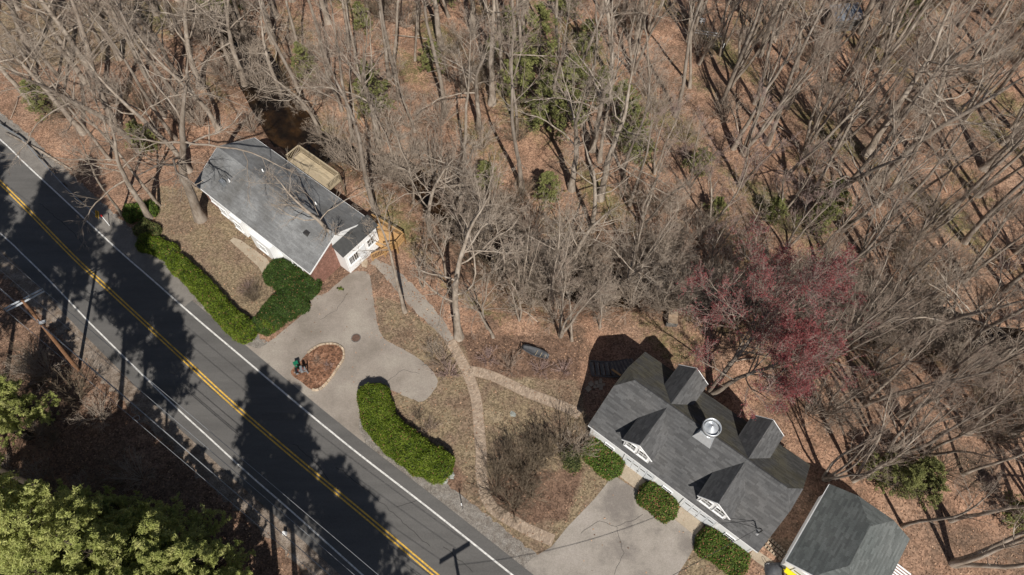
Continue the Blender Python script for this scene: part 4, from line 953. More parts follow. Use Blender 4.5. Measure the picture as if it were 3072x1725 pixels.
PN=[(-28,6.0,'pine2',1.1),(-30.5,7.5,'pine2',1.1),(-33.5,6.5,'pine2',1.05),(-25.3,4.8,'pine2',1.0),(-30,3.2,'pine1',.85),(-35,9,'pine2',1.1),(-38.5,18.6,'pine2',.9),(-26.5,1.8,'pine1',.85),(-22.6,3.4,'pine2',.8),(-21.3,7.0,'pine3',1.05),(-23.8,8.8,'pine3',1.1),(-19.3,5.6,'pine3',.85),(-22.0,.8,'pine2',.9),(-26.2,9.6,'pine3',1.0),(-17.9,4.0,'pine3',.7),(-33,3,'pine1',.9),(-29,11,'pine3',.7),(-24.5,2.2,'pine2',1.0),(-27,5,'pine2',1.05),(-32,6.2,'pine2',1.15),(-34,4,'pine1',.9),(-36.5,6.5,'pine2',1.15),(-24,5.5,'pine2',.85),(-29.5,6.5,'pine2',1.1),(-28,.5,'pine1',.9),(-31.5,1,'pine1',.9),(-22,5.2,'pine3',1.1),(-33,9,'pine2',1.0),(-36,3,'pine1',.9),(-20.5,3.2,'pine3',1.1),(-28.5,8.8,'pine2',1.15),(-25.8,7.2,'pine2',1.05),(-31.5,10.3,'pine3',1.2),(-23,6.6,'pine2',.8)]
for i,(x,y,k,s) in enumerate(PN): conifer(x,y,0,k,s,'pine_tree','yellow-green young pine in the grove filling the bottom left corner','pines in the bottom left grove')
BP=[(-16.4,1.6,1.0),(-14.9,.2,1.0),(-10.2,-6.5,1.0),(-31,11,-1.15),(-39.8,17.5,-1.15),(-28.3,8.5,-1.1),(-38.5,19,-1.1),(-37,13,-1.15),(-42.5,17,1.05),(-46.5,20,1.05),(-50,25,1.1),(-45,12,1.0),(-6.5,-9,1.0),(-26.2,7.0,-.85)]
for i,(x,y,s) in enumerate(BP): conifer(x,y,0,'pine0' if s>0 else 'pineT',abs(s),'pine_tree','tall mature pine on the near side of the road throwing shade across the asphalt','tall roadside pines')
HP=[(1125,345,'hem1',1.35),(1340,20,'hem1',1.1),(1620,235,'hem1',1.7),(1560,290,'hem2',1.6),(1700,60,'hem1',1.2),(1690,400,'hem1',1.8),(1640,390,'hem1',1.4),(1730,240,'hem1',1.0),(1880,440,'hem1',1.3),(1910,480,'hem2',1.2),(1530,130,'hem1',.9),(1300,210,'hem2',1.1),(930,250,'hem1',1.0),(1090,90,'hem2',1),(700,40,'hem1',1.3),(640,60,'hem1',1.2),(1800,300,'hem2',1.2),(1860,330,'hem2',1.1),(1460,560,'hem2',1.0),(1640,600,'hem2',1.1),(150,340,'hem2',1.2),(450,450,'hem2',1.1),(2470,640,'hem2',1.3),(2440,690,'hem2',1.2),(2310,660,'hem2',.9),(2700,80,'hem2',1.2),(2660,1460,'hem1',.9),(2720,1440,'hem2',1.2),(2620,1420,'hem2',1.0),(2760,1480,'hem2',.9),(2090,520,'hem2',1.0),(2140,650,'hem2',.8),(1760,150,'hem2',1.1),(1480,180,'hem2',.9),(2480,1085,'hem2',.6),(3030,1560,'hem2',1.1)]
for px,py,k,s in HP:
    x,y,z=at(px,py); conifer(x,y,z,k,s,'hemlock_tree',f"small soft green evergreen {region(px,py)}",f"small evergreens {region(px,py)}")

# ------------------------------------------------------------ clipped hedges
def hedge(line,hw,h,m,label,dens=330,m2=None,frac=0,leaf=(.032,.075),taper=.0,seed=1,name='hedge',cat='hedge',jit=.06,lump=.11,capk=.9):
    """line: plan centre line; hw half width(s); rounded box section; leaf faces over a dark hull"""
    r=np.random.default_rng(seed); line=smooth(line,6) if len(line)>2 else dense(line,.3); line=dense(line,.25)
    L_=[0]; 
    for a,b in zip(line,line[1:]): L_.append(L_[-1]+math.dist(a,b))
    tot=L_[-1]; n=len(line); hwv=[hw(l/tot) if callable(hw) else hw for l in L_]
    def sec(t): # section param 0..1 : rounded
        a=math.pi*t; c,s=math.cos(a),math.sin(a); e=.5
        return (math.copysign(abs(c)**e,c),abs(s)**e)
    K=14; V=[];F=[]
    ext=hwv[0]
    pts=[]
    # end caps by shrinking
    def rowpos(i,ff,k):
        p=line[i]; a=line[max(i-1,0)];b=line[min(i+1,n-1)]; tx,ty=b[0]-a[0],b[1]-a[1];l=math.hypot(tx,ty)
        cx,cz=sec(k/K); w_=hwv[i]*ff
        return (p[0]-ty/l*cx*w_,p[1]+tx/l*cx*w_,.02+cz*h*(.35+.65*ff if ff<1 else 1))
    rows=[]
    for i in range(n):
        di=min(L_[i],tot-L_[i]); cap_=min(hwv[i]*capk,tot*.45); ff=(max(0,1-(1-min(1,di/cap_))**3))**(1/3); rows.append(max(ff,.05))
    for i in range(n):
        for k in range(K+1): V.append(rowpos(i,rows[i],k))
    for i in range(n-1):
        for k in range(K): F.append((i*(K+1)+k,i*(K+1)+k+1,(i+1)*(K+1)+k+1,(i+1)*(K+1)+k))
    V=np.array(V);F=np.array(F)
    # lumps
    ph=r.random(6)*6
    dl=lump*(np.sin(V[:,0]*3+ph[0])*np.sin(V[:,1]*3.4+ph[1])+.6*np.sin(V[:,0]*7+V[:,1]*6+ph[2]))
    cen=np.repeat(np.array([(p[0],p[1],h*.3) for p in line]),K+1,0); nr=norm(V-cen); V=V+nr*dl[:,None]; V[:,2]=np.maximum(V[:,2],.0)
    A=V[F[:,0]];B=V[F[:,1]];Cc=V[F[:,2]];D=V[F[:,3]]
    fn=np.cross(Cc-A,D-B); area=np.linalg.norm(fn,axis=1)/2; fn=norm(fn)
    out=((A+Cc)/2-cen[F[:,0]]); sg=np.sign((fn*out).sum(1)); fn*=sg[:,None]
    N_=int(area.sum()*dens); idx=r.choice(len(F),N_,p=area/area.sum()); u=r.random((N_,1));v=r.random((N_,1))
    pp=(A[idx]*(1-u)+B[idx]*u)*(1-v)+(D[idx]*(1-u)+Cc[idx]*u)*v+fn[idx]*r.normal(.0,jit,(N_,1))
    V2,F2,S2=leafcloud(pp,leaf[0],leaf[1],r,1,normal=fn[idx],spread=.8)
    if not m2: m2,frac='azdead',.025
    t=thing(name,label,cat,(0,0,0))
    me=raw_mesh('foliage',V2,F2,[M[m]]+([M[m2]] if m2 else []),MI=(r.random(len(F2))<frac).astype(int) if m2 else None,shade=S2)
    cx,cy=line[n//2]; t.location=(cx,cy,0)
    o=bpy.data.objects.new('foliage',me); C.objects.link(o); o.parent=t; o.location=(-cx,-cy,0); o['kind']='stuff'
    V3=V-nr*.07; V3[:,2]=np.maximum(V3[:,2],0); hm=raw_mesh('shade_hull',V3,F,[M['hullgreen']]); o=bpy.data.objects.new('shade_hull',hm); C.objects.link(o); o.parent=t; o.location=(-cx,-cy,0)
HZ=1.45
hedge(P([(1120,1150),(1124,1215),(1150,1270),(1205,1325),(1270,1372),(1352,1412)],.9),lambda t:1.32 if t<.8 else 1.25,HZ,'yew','bright green kidney-shaped clipped hedge between driveway and road',dens=620,seed=1)
hedge(P([(512,775),(560,812),(610,870),(650,915),(700,965),(752,1010)],.7),lambda t:.78+.25*t,1.15,'yew','long clipped yew hedge between the lawn and the road gravel',dens=520,seed=2)
hedge(P([(415,722),(465,735),(520,765)],.6),.85,1.1,'yew','rounded green hedge clump at the upper end of the long yew hedge',dens=500,seed=3)
hedge(P([(410,672),(470,705)],.5),.85,.9,'olive','pale olive clipped shrub at the foot of the leaning grey tree',dens=420,seed=4,name='shrub',cat='shrub')
hedge(P([(368,645),(470,620)],.6),.8,1.2,'azalea','leafy green shrub under the trees near the guardrail end',dens=420,seed=5,name='shrub',cat='shrub')
hedge(P([(804,800),(870,835),(950,872)],.6),lambda t:1.45-.3*abs(t-.5),1.2,'boxwood','dark green oval hedge against the front of the low house',dens=560,seed=6)
hedge(P([(770,990),(840,925),(912,876)],.6),lambda t:.9+.8*t,1.2,'boxwood','dark green fan-shaped hedge beside the driveway mouth',dens=560,seed=7)
hedge(P([(775,985),(800,965),(830,975)],.6),.8,1.1,'yew','lighter yew clump at the point where the two driveway hedges meet',dens=450,seed=8)
hedge(P([(1757,1322),(1860,1421)],.5),1.0,.95,'azalea','russet-flecked foundation hedge left of the first garage door',dens=520,m2='azdead',frac=.10,seed=9)
hedge(P([(1922,1459),(2028,1547)],.5),1.02,.95,'azalea','russet-flecked foundation hedge between the two garage doors',dens=520,m2='azdead',frac=.16,seed=10)
hedge(P([(2094,1606),(2242,1709)],.5),1.08,.95,'azalea','long russet-flecked foundation hedge right of the second garage door',dens=520,m2='azdead',frac=.12,seed=11)
hedge(P([(1690,1388),(1735,1365)],.5),.95,1.2,'olive','loose grey-green rhododendron at the left corner of the carriage house',dens=240,seed=12,name='rhododendron',cat='shrub',jit=.12,lump=.15)
o=hedge(P([(1010,862),(1030,868)],.2),.22,.2,'yew','small clump of spring bulbs with white flowers by the brick end wall',dens=300,seed=13,name='daffodils',cat='flowers')

# ------------------------------------------------------------ island bed with stone edging
ISL=P([(926,1058),(952,1040),(975,1033),(1006,1033),(1025,1043),(1032,1058),(1030,1078),(1021,1093),(1006,1116),(980,1150),(954,1170),(928,1165),(902,1144),(880,1129),(874,1113),(897,1090),(912,1072)])
isl=smooth(ISL,5,True); bed=thing('flower_bed','oval mulch island ringed with tan edging stones in the driveway fork','flower bed',(isl[0][0],isl[0][1],0))
ox,oy=isl[0]
so_=MB().prism([(a-ox,b-oy) for a,b in isl],-.02,.07).build('soil',M['mulch'],bed)
ed=dense(isl+[isl[0]],.05); acc=0;tot=sum(math.dist(a,b) for a,b in zip(ed,ed[1:])); nst=44;step=tot/nst;k=0;nxt=0;cum=0
for a,b in zip(ed,ed[1:]):
    cum+=math.dist(a,b)
    if cum>=nxt:
        nxt+=step; f=cum/tot
        if f>.62: continue     # stones show round the upper half; the lower edge is bare
        an=math.atan2(b[1]-a[1],b[0]-a[0]); mb=MB(); mb.c=rnd.random(); mb.obox((b[0]-ox,b[1]-oy,.06),step*.44,.075+rnd.random()*.02,.075+rnd.random()*.02,an+rnd.uniform(-.08,.08)); mb.build('edging_stone',M['blockstone'],bed)
# manhole
x,y=W(1068,1014); mh=thing('manhole_cover','round rusty brown manhole cover in the driveway','manhole',(x,y,0))
MB().lathe([(.0,.022),(.36,.022),(.36,.010)],n=32).build('lid',M['rust'],mh); MB().lathe([(.37,.010),(.37,.030),(.42,.030),(.43,.009)],n=32).build('frame',M['greywood'],mh)
for k in range(8):
    t=k*math.pi/4; MB().beam((.1*math.cos(t),.1*math.sin(t),.025),(.3*math.cos(t),.3*math.sin(t),.025),.025,.008).build('rib',M['rust'],mh)
# mailboxes on post beside island
x,y=W(925,1120); mp=thing('mailbox_stand','grey post with arm carrying mailboxes on the island tip beside the road','post',(x,y,0),R(22))
MB().box(-.05,.05,-.05,.05,0,1.35).build('post',M['greymetal'],mp); MB().box(-.95,.05,-.05,.05,.95,1.03).build('arm',M['greymetal'],mp); MB().beam((0,0,.4),(-.45,0,.95),.07,.07).build('brace',M['greymetal'],mp)
def mailbox(dx,m,lb):
    ca,sa=math.cos(R(22)),math.sin(R(22)); b=thing('mailbox',lb,'mailbox',(x+dx*ca,y+dx*sa,1.04),R(22)); mb=MB()
    pr=[(.12*math.cos(t),.12*math.sin(t)+.14) for t in np.linspace(0,math.pi,7)]+[(-.12,0),(.12,0)]; n=len(pr)
    vs=[(a,-.28,c) for a,c in pr]+[(a,.28,c) for a,c in pr]; mb.add(vs,[tuple(range(n)),tuple(range(2*n-1,n-1,-1))]+[(i,n+i,n+(i+1)%n,(i+1)%n) for i in range(n)]); mb.build('body',m,b)
    MB().box(-.1,.1,-.30,-.283,.02,.22).build('door',M['greymetal'],b); MB().box(.125,.14,-.1,.08,.12,.2).build('flag',M['red'],b)
mailbox(-.30,M['greymetal'],'grey mailbox at the post end of the stand arm'); mailbox(-.72,M['black'],'dark mailbox at the outer end of the stand arm')
bx=thing('newspaper_box','green plastic box on the island tip beside the mailbox stand','box',(*W(893,1098),0),R(25)); bx.scale=(.62,.62,.8); MB().box(-.3,.3,-.2,.2,0,.85).build('body',M['green'],bx); MB().box(-.33,.33,-.23,.23,.85,.93).build('lid',M['green'],bx); MB().box(-.1,.1,-.215,-.2,.5,.65).build('label_plate',M['wpaint'],bx)
# stones by kidney hedge
def rock(px,py,s,lb,sq=.6):
    x,y=W(px,py); r=np.random.default_rng(int(px)); mb=MB(); n=9; prof=[]
    for i in range(5):
        a=i/4*math.pi/2; prof.append((math.cos(a),math.sin(a)))
    vs=[];fs=[]
    for i,(rr_,zz) in enumerate(prof):
        for k in range(n):
            t=k/n*6.28; q=s*(1+.22*r.normal()) ; vs.append((rr_*q*math.cos(t),rr_*q*.75*math.sin(t),zz*s*sq*(1+.15*r.normal())))
    for i in range(4):
        for k in range(n): fs.append((i*n+k,i*n+(k+1)%n,(i+1)*n+(k+1)%n,(i+1)*n+k))
    mb.add(vs,fs); o=mb.build('boulder',M['stone'],None,False,(x,y,0)); o.rotation_euler=(0,0,r.random()*6); tag(o,lb,'rock')
rock(1352,1422,.42,'round grey boulder at the right end of the kidney-shaped hedge'); rock(1332,1440,.42,'flat greenish boulder below the tip of the kidney-shaped hedge',.4); rock(1314,1434,.3,'small stone left of the flat greenish boulder')
rock(1540,1243,.28,'lone pale stone in the lawn between the two walkways',.3)
# wooden stake
x,y=W(1388,1526); st=thing('survey_stake','thin stake with a white top on the grass verge above the gravel','stake',(x,y,0)); MB().box(-.03,.03,-.03,.03,0,1.15).build('stake',M['greywood'],st); MB().box(-.035,.035,-.035,.035,1.15,1.75).build('white_top',M['wpaint'],st)
# garden frame (sling with pale battens)
x,y,z=at(1606,1062); gf=thing('garden_sling','dark grey canvas sling with pale battens and black legs lying on the leaf litter','hammock',(x,y,z),R(-24))
mb=MB(); n=12; rows=[]
for i in range(n+1):
    u=-1.5+3.0*i/n; wv=.42*math.sqrt(max(.05,1-(u/1.65)**2))+.06
    for j in range(5):
        q=-1+j/2; mb.v.append((u,q*wv,.35+.28*q*q-.05*math.cos(u*3)))
for i in range(n):
    for j in range(4): a=i*5+j; mb.f.append((a,a+5,a+6,a+1)); mb.mi.append(0); mb.col.append(.5)
o=mb.build('canvas',M['tarp'],gf,True); md=o.modifiers.new('thick','SOLIDIFY'); md.thickness=.03; gf.scale=(.82,.82,.82)
for u in (.1,.62,1.02,1.15): MB().beam((u,-.3,.45),(u+.05,.32,.45),.05,.03).build('batten',M['palewood'],gf)
for a,b in (((-1.5,0,.95),(-1.9,-.5,0)),((-1.5,0,.95),(-1.5,-.75,0)),((-1.5,0,.95),(-1.45,.5,0))): MB().beam(a,b,.06,.06).build('leg',M['black'],gf)
MB().tube([(-1.5,0,.95),(-.6,.38,.7),(.3,.46,.75),(1.1,.4,.72),(1.5,.05,.5)],.03,6).build('rim_pole',M['black'],gf)

# ------------------------------------------------------------ guardrail, marker, reflector
gl=dense(smooth(P([(-200,210),(0,372),(60,412),(130,490),(205,570),(262,622),(300,655)],.55),4),.5)
gr=thing('guardrail','weathered steel guardrail along the road verge at the left','guardrail',(gl[-1][0],gl[-1][1],0)); ox,oy=gl[-1]
mb=MB()
for a,b in zip(gl,gl[1:]):
    if a[0]<-75: continue
    mb.beam((a[0]-ox,a[1]-oy,.62),(b[0]-ox,b[1]-oy,.62),.08,.14); mb.beam((a[0]-ox,a[1]-oy,.47),(b[0]-ox,b[1]-oy,.47),.05,.12)
mb.build('rail',M['greymetal'],gr)
for p in gl[::4]: MB().box(p[0]-ox-.07+.1,p[0]-ox+.07+.1,p[1]-oy-.07+.1,p[1]-oy+.07+.1,0,.72).build('post',M['greywood'],gr)
x,y=W(305,658); mk=thing('hazard_marker','amber and black striped hazard panel at the end of the guardrail','road sign',(x,y,0),R(-30))
tl=Matrix.Rotation(R(-35),3,'X')
def plate(cx,cz,hx,hz,m,nm,d=0,rot=0):
    mb=MB(); Rm=Matrix.Rotation(rot,3,'Y'); c=Vector((cx,-d,cz)); q=[c+Rm@Vector((a*hx,0,b*hz)) for a,b in ((-1,-1),(1,-1),(1,1),(-1,1))]; q=[tl@p+Vector((0,0,.85)) for p in q]; nn=tl@Vector((0,-.012,0))
    mb.add(q+[p+nn for p in q],[(0,3,2,1),(4,5,6,7),(0,1,5,4),(1,2,6,5),(2,3,7,6),(3,0,4,7)]); mb.build(nm,m,mk)
plate(0,0,.24,.38,M['yelblack'],'panel')
for k in range(4): plate(-.0,-.27+.18*k,.19,.035,M['black'],'stripe',.014,R(35))
MB().box(-.03,.03,.02,.08,0,.7).build('post',M['greymetal'],mk)
x,y=W(326,672); rp=thing('reflector_post','thin white post with a red reflector top beside the striped hazard panel','post',(x,y,0)); MB().beam((.15,-.2,0),(-.1,.1,1.1),.05,.05).build('post',M['wpaint'],rp); MB().beam((-.1,.1,1.1),(-.13,.14,1.3),.08,.08).build('reflector',M['red'],rp)

# ------------------------------------------------------------ utility pole, lamp, wires
x,y=W(235,1113); bpz=(x,y)
cA=W(128,868,9.4);cB=W(14,928,9.4)
up_=thing('utility_pole','brown wooden utility pole with pale double crossarms left of the road','utility pole',(x,y,0))
dx,dy=(cA[0]+cB[0])/2-x,(cA[1]+cB[1])/2-y
MB().tube([(0,0,-.2),(dx*.95+.0,dy*.95,9.6)],[.17,.11],12).build('pole',M['polewood'],up_)
a=Vector((cA[0]-x,cA[1]-y,9.3));b=Vector((cB[0]-x,cB[1]-y,9.3)); sd=(b-a).cross(Vector((0,0,1))).normalized()*.14
for s in (-1,1): MB().beam(a+sd*s,b+sd*s,.09,.11).build('crossarm',M['palemetal'],up_)
for f in (0,.3,.62,1):
    p=a+(b-a)*f; MB().lathe([(.03,.05),(.07,.1),(.07,.2),(.03,.25)],c=tuple(p),n=10).build('insulator',M['greymetal'],up_)
p0=Vector((dx*.72,dy*.72,7.1)); ar=Vector((W(122,968,7.6)[0]-x,W(122,968,7.6)[1]-y,7.6))
lm=thing('street_lamp','pale street lamp on a short curved arm fixed to the utility pole','street lamp',(x,y,0))
MB().tube([p0,(p0+ar)/2+Vector((0,0,.25)),ar],.035,8).build('arm',M['metal'],lm); MB().obox(tuple(ar+Vector((.12,.04,0))),.24,.12,.06,.4).build('lamp_head',M['metal'],lm)
cC=(-1.3,.6);cD=(-3.4,-.6)
PA=[(cA,cC,9.45,1.0),((cA[0]*.67+cB[0]*.33,cA[1]*.67+cB[1]*.33),(cC[0]*.6+cD[0]*.4,cC[1]*.6+cD[1]*.4),9.45,1.1),(cB,cD,9.45,1.1),((x+dx*.65,y+dy*.65),(-3.0,-.5),7.0,.9),((x+dx*.6,y+dy*.6),(-3.0,-.5),6.4,1.0),((x+dx*.6,y+dy*.6),(-3.0,-.5),6.2,1.0)]
WL=['overhead wire nearest the road leaving the crossarm end','second overhead wire from the road','overhead wire farthest from the road on the crossarm','thick communication cable carrying the splice loop','upper thin cable of the paired lower lines','lower thin cable of the paired lower lines']
for (a,b,zz,sag),lb in zip(PA,WL):
    for seg,(p,q) in enumerate(((a,b),(a,(a[0]*2-b[0],a[1]*2-b[1])))):
        if seg==0: pts=[(p[0]+(q[0]-p[0])*t,p[1]+(q[1]-p[1])*t,zz-sag*4*t*(1-t)) for t in np.linspace(0,1,24)]; main=pts
        else: ext=[(p[0]+(q[0]-p[0])*t*.4,p[1]+(q[1]-p[1])*t*.4,zz-sag*4*(t*.4)*(1-t*.4)) for t in np.linspace(1,.05,8)]
    o=MB().tube(ext+main,.016 if zz>8 else .022,5).build('overhead_wire',M['wire']); tag(o,lb,'wire')
# second pole, just below the frame, whose crossarm shadow falls on the road
p2=thing('utility_pole','utility pole standing just below the picture whose crossarm shadow crosses the lane','utility pole',(-2.4,-.1,0)); MB().tube([(0,0,-.2),(0,0,9.7)],[.17,.11],10).build('pole',M['polewood'],p2)
for s in (-1,1): MB().beam((1.15,.75+.1*s,9.4),(-1.1,-.6+.1*s,9.4),.09,.11).build('crossarm',M['greymetal'],p2)
x,y=W(407,1252,6.2); t=thing('cable_splice_loop','pale looped splice hanging on the lower cable at the left roadside','cable loop',(x,y,6.1)); MB().tube([(.26*math.cos(k),.2*math.sin(k),.1*math.sin(k*2)) for k in np.linspace(0,6.28,13)],.025,6).build('loop',M['wire'],t)
# small blue-white marker on verge
x,y=W(857,1602); o=MB().box(-.12,.12,-.12,.12,0,.5).build('marker_post',M['wpaint'],None,False,(x,y,0)); tag(o,'short pale marker post in the dark brush at the lower road edge','post')

# ------------------------------------------------------------ steps, pavers, stone wall behind the carriage house
stp=thing('garden_steps','curving flight of grey timber steps going down in the black shade beside the carriage house','steps',(0,0,0))
ctr=smooth([W(*p,-.4) for p in [(1772,1110),(1800,1108),(1830,1105),(1860,1098),(1890,1088),(1920,1076)]],4); cs=dense(ctr,.1)
dcum=0;last=-1;zz=-.02;prev=cs[0];k=0
for p,q in zip(cs,cs[1:]):
    dcum+=math.dist(p,q)
    if dcum-last>.34 and k<14:
        last=dcum; an=math.atan2(q[1]-p[1],q[0]-p[0]); MB().obox((p[0],p[1],zz-.12*k-.06),.09,.62,.07,an).build('tread',M['greywood'],stp); 
        MB().obox((p[0]+.17*math.cos(an),p[1]+.17*math.sin(an),zz-.12*k-.10),.09,.6,.06,an).build('landing',M['gravel'],stp); k+=1
for s in (-.7,.7):
    l=offset(ctr,s)
    for i,(p,q) in enumerate(zip(l,l[1:])):
        z1=-.02-.09*i*.9; MB().beam((p[0],p[1],z1),(q[0],q[1],z1-.08),.14,.2).build('edge_timber',M['greywood'],stp)
o=MB().beam((*W(1836,1107,.4),.35),(*W(1862,1126,.9),.9),.16,.05).build('plank',M['deckwood']); tag(o,'orange-brown sunlit plank resting between the dark steps and the house wall','plank')
for i,(px,py,s,rz) in enumerate([(1765,1167,.22,.7),(1773,1152,.2,.7),(1789,1148,.15,.1),(1801,1146,.15,.0),(1784,1161,.13,.3),(1795,1158,.16,.05),(1803,1157,.15,.05),(1811,1154,.11,.0),(1803,1165,.14,-.1),(1802,1140,.12,.2)]):
    x,y,z=at(px,py); o=MB().obox((0,0,.05),s,s,.04,rz).build('paver',M['blockstone' if i==99 else 'concrete'],None,False,(x,y,z)); tag(o,'square grey paver in the loose cluster lying in the black shade by the carriage house','paver','loose pavers in the house shade')
# stone wall between carriage house and garage
sw=thing('stone_wall','low dry stone wall in the gap between carriage house and detached garage','wall',(*W(2310,1645),0))
wx,wy=W(2310,1645)
for row in range(3):
    for i in range(9):
        a=W(2272,1618+row*4);b=W(2345,1682+row*4); f=(i+.5*(row%2))/9; cx=a[0]+(b[0]-a[0])*f-wx+row*.1;cy=a[1]+(b[1]-a[1])*f-wy-row*.0
        MB().obox((cx+.22*row,cy+.27*row,.05+.03*row),.15+rnd.random()*.03,.11,.06,math.atan2(b[1]-a[1],b[0]-a[0])+rnd.uniform(-.08,.08)).build('stone',M['blockstone'],sw)
# dark pile and yellow plough
x,y=W(2322,1712); tp=thing('tarp_pile','dark tarp-covered pile with a pale hoop in front of the detached garage','tarp',(x,y,0)); 
mb=MB(); n=9
for i in range(n):
    for j in range(n):
        u,v_=i/(n-1)*2-1,j/(n-1)*2-1; mb.v.append((u*.95,v_*.8,max(0,.75*(1-u*u)*(1-v_*v_))**.7+.06*math.sin(u*9+v_*7)*(1-u*u)*(1-v_*v_)))
for i in range(n-1):
    for j in range(n-1): a=i*n+j; mb.f.append((a,a+n,a+n+1,a+1)); mb.mi.append(0); mb.col.append(.5)
tp.scale=(.75,.75,.7); mb.build('tarp',M['tarp'],tp,True); MB().tube([(-.75,.55,0)]+[(-.75+.12*math.cos(k),.55,.75+.25*math.sin(k)) for k in np.linspace(3.1,0,7)]+[(-.5,.55,.1)],.025,6).build('hoop',M['metal'],tp)
x,y=W(2392,1735,.9); yp=thing('snow_plough','bright yellow snow plough blade parked in front of the detached garage','snow plough',(x,y,0),A2)
mb=MB(); n=8
for i in range(n+1):
    a=-.9+1.9*i/n; mb.v+=[(-1.0,.35*math.cos(a)-.1,.5+.55*math.sin(a)),(1.2,.35*math.cos(a)-.1,.5+.55*math.sin(a))]
for i in range(n): mb.f.append((2*i,2*i+1,2*i+3,2*i+2)); mb.mi.append(0); mb.col.append(.5)
o=mb.build('blade',M['yel'],yp); md=o.modifiers.new('t','SOLIDIFY'); md.thickness=.06
MB().box(-1.0,1.2,-.25,.12,.95,1.05).build('top_edge',M['yel'],yp); MB().box(-1.02,1.22,.1,.2,.0,.12).build('cutting_edge',M['greymetal'],yp)
for xx in (-.6,.1,.8): MB().box(xx-.03,xx+.03,-.5,-.1,.2,.9).build('rib',M['yel'],yp)
x,y=W(2695,1722,.6); pl_=thing('slatted_rack','white slatted rack with dark red gaps beside the detached garage','rack',(x,y,0),R(-42))
for k in range(6): MB().box(-.7,.7,-.6+.22*k,-.48+.22*k,.62,.66).build('slat',M['wpaint'],pl_)
MB().box(-.68,.68,-.6,.62,.3,.58).build('frame',M['brickwall'],pl_)

# ------------------------------------------------------------ footbridge, rails, far things, logs
b0=W(2018,970,.1);b1=W(2040,660,-.2)
an=math.atan2(b1[1]-b0[1],b1[0]-b0[0]); Lb=math.dist(b0,b1)
fb=thing('footbridge','long narrow tan plank footbridge crossing the dark stream left of the red maple','bridge',(b0[0],b0[1],.0),an-math.pi/2)
n=int(Lb/.32)
for i in range(n): mb=MB(); mb.c=rnd.random(); mb.box(-.42,.42,i*.32,i*.32+.3,.10,.15); mb.build('plank',M['bridgewood'],fb)
for s in (-.36,.36): MB().box(s-.06,s+.06,0,Lb,-.12,.095).build('stringer',M['greywood'],fb)
for i in range(0,n,8): MB().box(-.5,.5,i*.32+.1,i*.32+.22,-2.3,-.125).build('pier',M['greywood'],fb)
def rail_thing(px0,py0,px1,py1,lb):
    x0,y0,z0=at(px0,py0);x1,y1,z1=at(px1,py1); t=thing('white_rail',lb,'rail',(x0,y0,z0)); d=(x1-x0,y1-y0,z1-z0)
    for h in (.35,.7): MB().beam((0,0,h),(d[0],d[1],d[2]+h),.07,.10).build('rail',M['wpaint'],t)
    for f in (0,.5,1): MB().box(d[0]*f-.05,d[0]*f+.05,d[1]*f-.05,d[1]*f+.05,d[2]*f-.1,d[2]*f+.8).build('post',M['wpaint'],t)
rail_thing(2076,104,2170,118,'longer white rail among the trees at the upper right'); rail_thing(2093,70,2112,72,'short white rail above the longer one at the upper right'); rail_thing(2164,144,2172,150,'white rail end at the right of the longer rail')
x,y,z=at(2520,78); sd_=thing('woodland_shed','small blue-grey metal roofed shed seen through twigs at the top right','shed',(x,y,z),R(8))
MB().box(-1.6,1.6,-1.0,1.0,0,1.8).build('wall',M['greywood'],sd_); r_=MB().slab([(-1.8,-1.2,1.8),(1.8,-1.2,1.8),(1.8,1.2,2.2),(-1.8,1.2,2.2)],.05).build('roof',mat('blue_grey_sheet',[(.22,.24,.28),(.28,.30,.34)],rough=.4,metal=.3),sd_)
for k in range(12): MB().beam((-1.75+.3*k,-1.2,1.82),(-1.75+.3*k,1.2,2.22),.03,.03).build('seam',M['greymetal'],r_)
def log(px0,py0,px1,py1,r0,lb,m='bark',grp=None):
    a=at(px0,py0,.1);b=at(px1,py1,.12); o=MB().tube([(0,0,0),tuple((b[i]-a[i])*.5+(.1 if i<2 else .05) for i in range(3)),tuple(b[i]-a[i] for i in range(3))],[r0,r0*.8,r0*.5],7).build('fallen_log',M[m],None,True,a); tag(o,lb,'log',grp)
log(20,400,215,510,.16,'pale lichen-covered fallen trunk lying along the guardrail'); log(680,72,860,92,.12,'pale fallen log across the head of the stream'); log(1180,105,1330,125,.09,'fallen log in the open woods at top centre')
log(2440,1580,2440,1581,.05,'short stick by the garage'); log(2560,1615,2640,1625,.1,'pale fallen log right of the detached garage'); log(1890,500,2010,560,.08,'thin fallen trunk above the footbridge')
for i in range(70):
    px=rs.uniform(0,3072);py=rs.uniform(0,1500);x,y=W(px,py)
    if not allowed(x,y,.5): continue
    a=rs.uniform(0,6.28);L_=rs.uniform(1.5,5); log(px,py,px+math.cos(a)*L_*24,py+math.sin(a)*L_*20,rs.uniform(.03,.08),f"fallen branch on the leaf litter {region(px,py)}",'twig',f"fallen branches {region(px,py)}")

a=loc2w(HO,HA,14.1,.9,4.45); b=(-2.6,-.2,8.6)
o=MB().tube([tuple(a[i]+(b[i]-a[i])*t-(1.1*4*t*(1-t) if i==2 else 0) for i in range(3)) for t in np.linspace(0,1,24)],.018,5).build('service_wire',M['black']); tag(o,'black service wire running from the bent roof mast down across the garage driveway','wire')
o=MB().tube([tuple(a[i]+(loc2w(HO,HA,11.6,.2,3.0)[i]-a[i])*t for i in range(3)) for t in np.linspace(0,1,4)],.018,5).build('guy_wire',M['black']); tag(o,'thin dark stay from the bent roof mast to the front eave','wire')
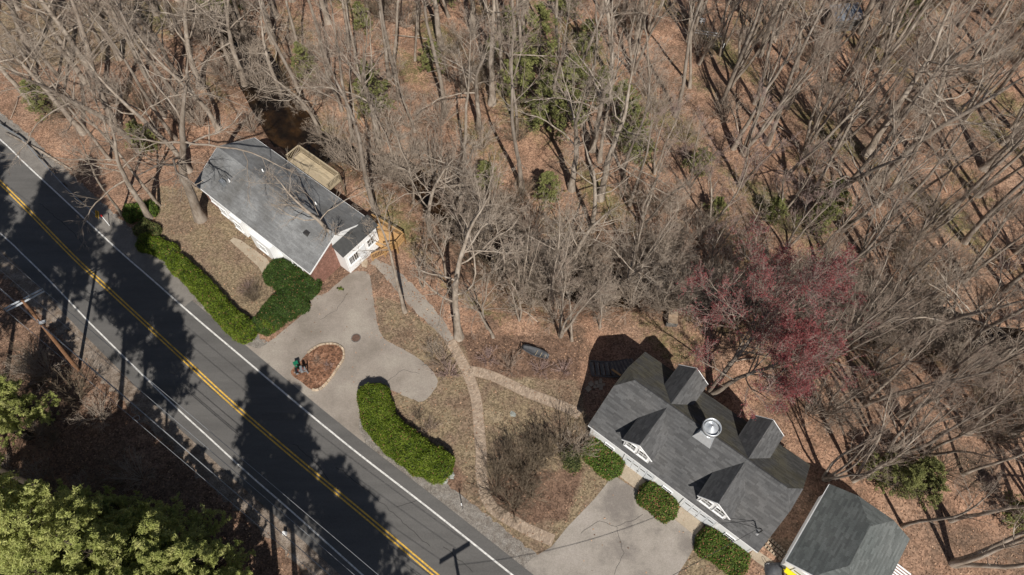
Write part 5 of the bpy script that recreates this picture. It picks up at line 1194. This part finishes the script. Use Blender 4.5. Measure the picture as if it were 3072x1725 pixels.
# fallen leaves, far too many to count
r=np.random.default_rng(9); n=90000; X=r.uniform(-66,66,n);Y=r.uniform(6,80,n); z=terr(X,Y)
keep=(pdist(X,Y,ROAD)>1.2)&(~inpoly(X,Y,ROAD))&(z>-1.7)&(~inpoly(X,Y,DRIVE)|((r.random(n)<.03)|((pdist(X,Y,DRIVE)<.5)&(r.random(n)<.3))))&(~inpoly(X,Y,DR2)|(r.random(n)<.03))
for q in LAWN: keep&=(~inpoly(X,Y,q))|(r.random(n)<.45)
X,Y,z=X[keep],Y[keep],z[keep]; pts=np.stack([X,Y,z+.035],1)
V,F,S_=leafcloud(pts,.05,.085,r,1,normal=np.tile([[0,0,1.]],(len(pts),1)),spread=.45)
lm_=leafmat('dry_fallen_leaves',[(.20,.11,.07),(.34,.20,.125),(.46,.32,.22)],trans=.1,var=(.5,1.5))
o=bpy.data.objects.new('leaf_litter',raw_mesh('leaf_litter',V,F,[lm_],shade=S_)); C.objects.link(o); tag(o,'dry brown fallen leaves scattered over woods and lawn edges','leaf litter',None,'stuff')

# ------------------------------------------------------------ tell look-alikes apart by their order in the picture
from collections import defaultdict
D=defaultdict(list)
for o in list(C.objects):
    if o.parent is None and o.get('label'): D[o['label']].append(o)
ORD=['first','second','third','fourth','fifth','sixth','seventh','eighth','ninth','tenth','eleventh','twelfth','thirteenth','fourteenth','fifteenth','sixteenth','seventeenth','eighteenth','nineteenth','twentieth']+['twenty-'+w for w in ('first','second','third','fourth','fifth','sixth','seventh','eighth','ninth')]+['thirtieth']+['thirty-'+w for w in ('first','second','third','fourth','fifth','sixth')]
for lb,os_ in D.items():
    if len(os_)<2 or lb.startswith('tan flagstone'): continue
    os_.sort(key=lambda o:PXf(*o.location)[0])
    if not os_[0].get('group'):
        for o in os_: o['group']=lb
    n=len(os_)
    for i,o in enumerate(os_):
        if n==2: q='left of two,' if i==0 else 'right of two,'
        elif i==0: q='leftmost'
        elif i==n-1: q='rightmost'
        elif i<=n//2: q=ORD[min(i,35)]+' from left,'
        else: q=ORD[min(n-1-i,35)]+' from right,'
        o['label']=' '.join((q+' '+lb).split()[:16])
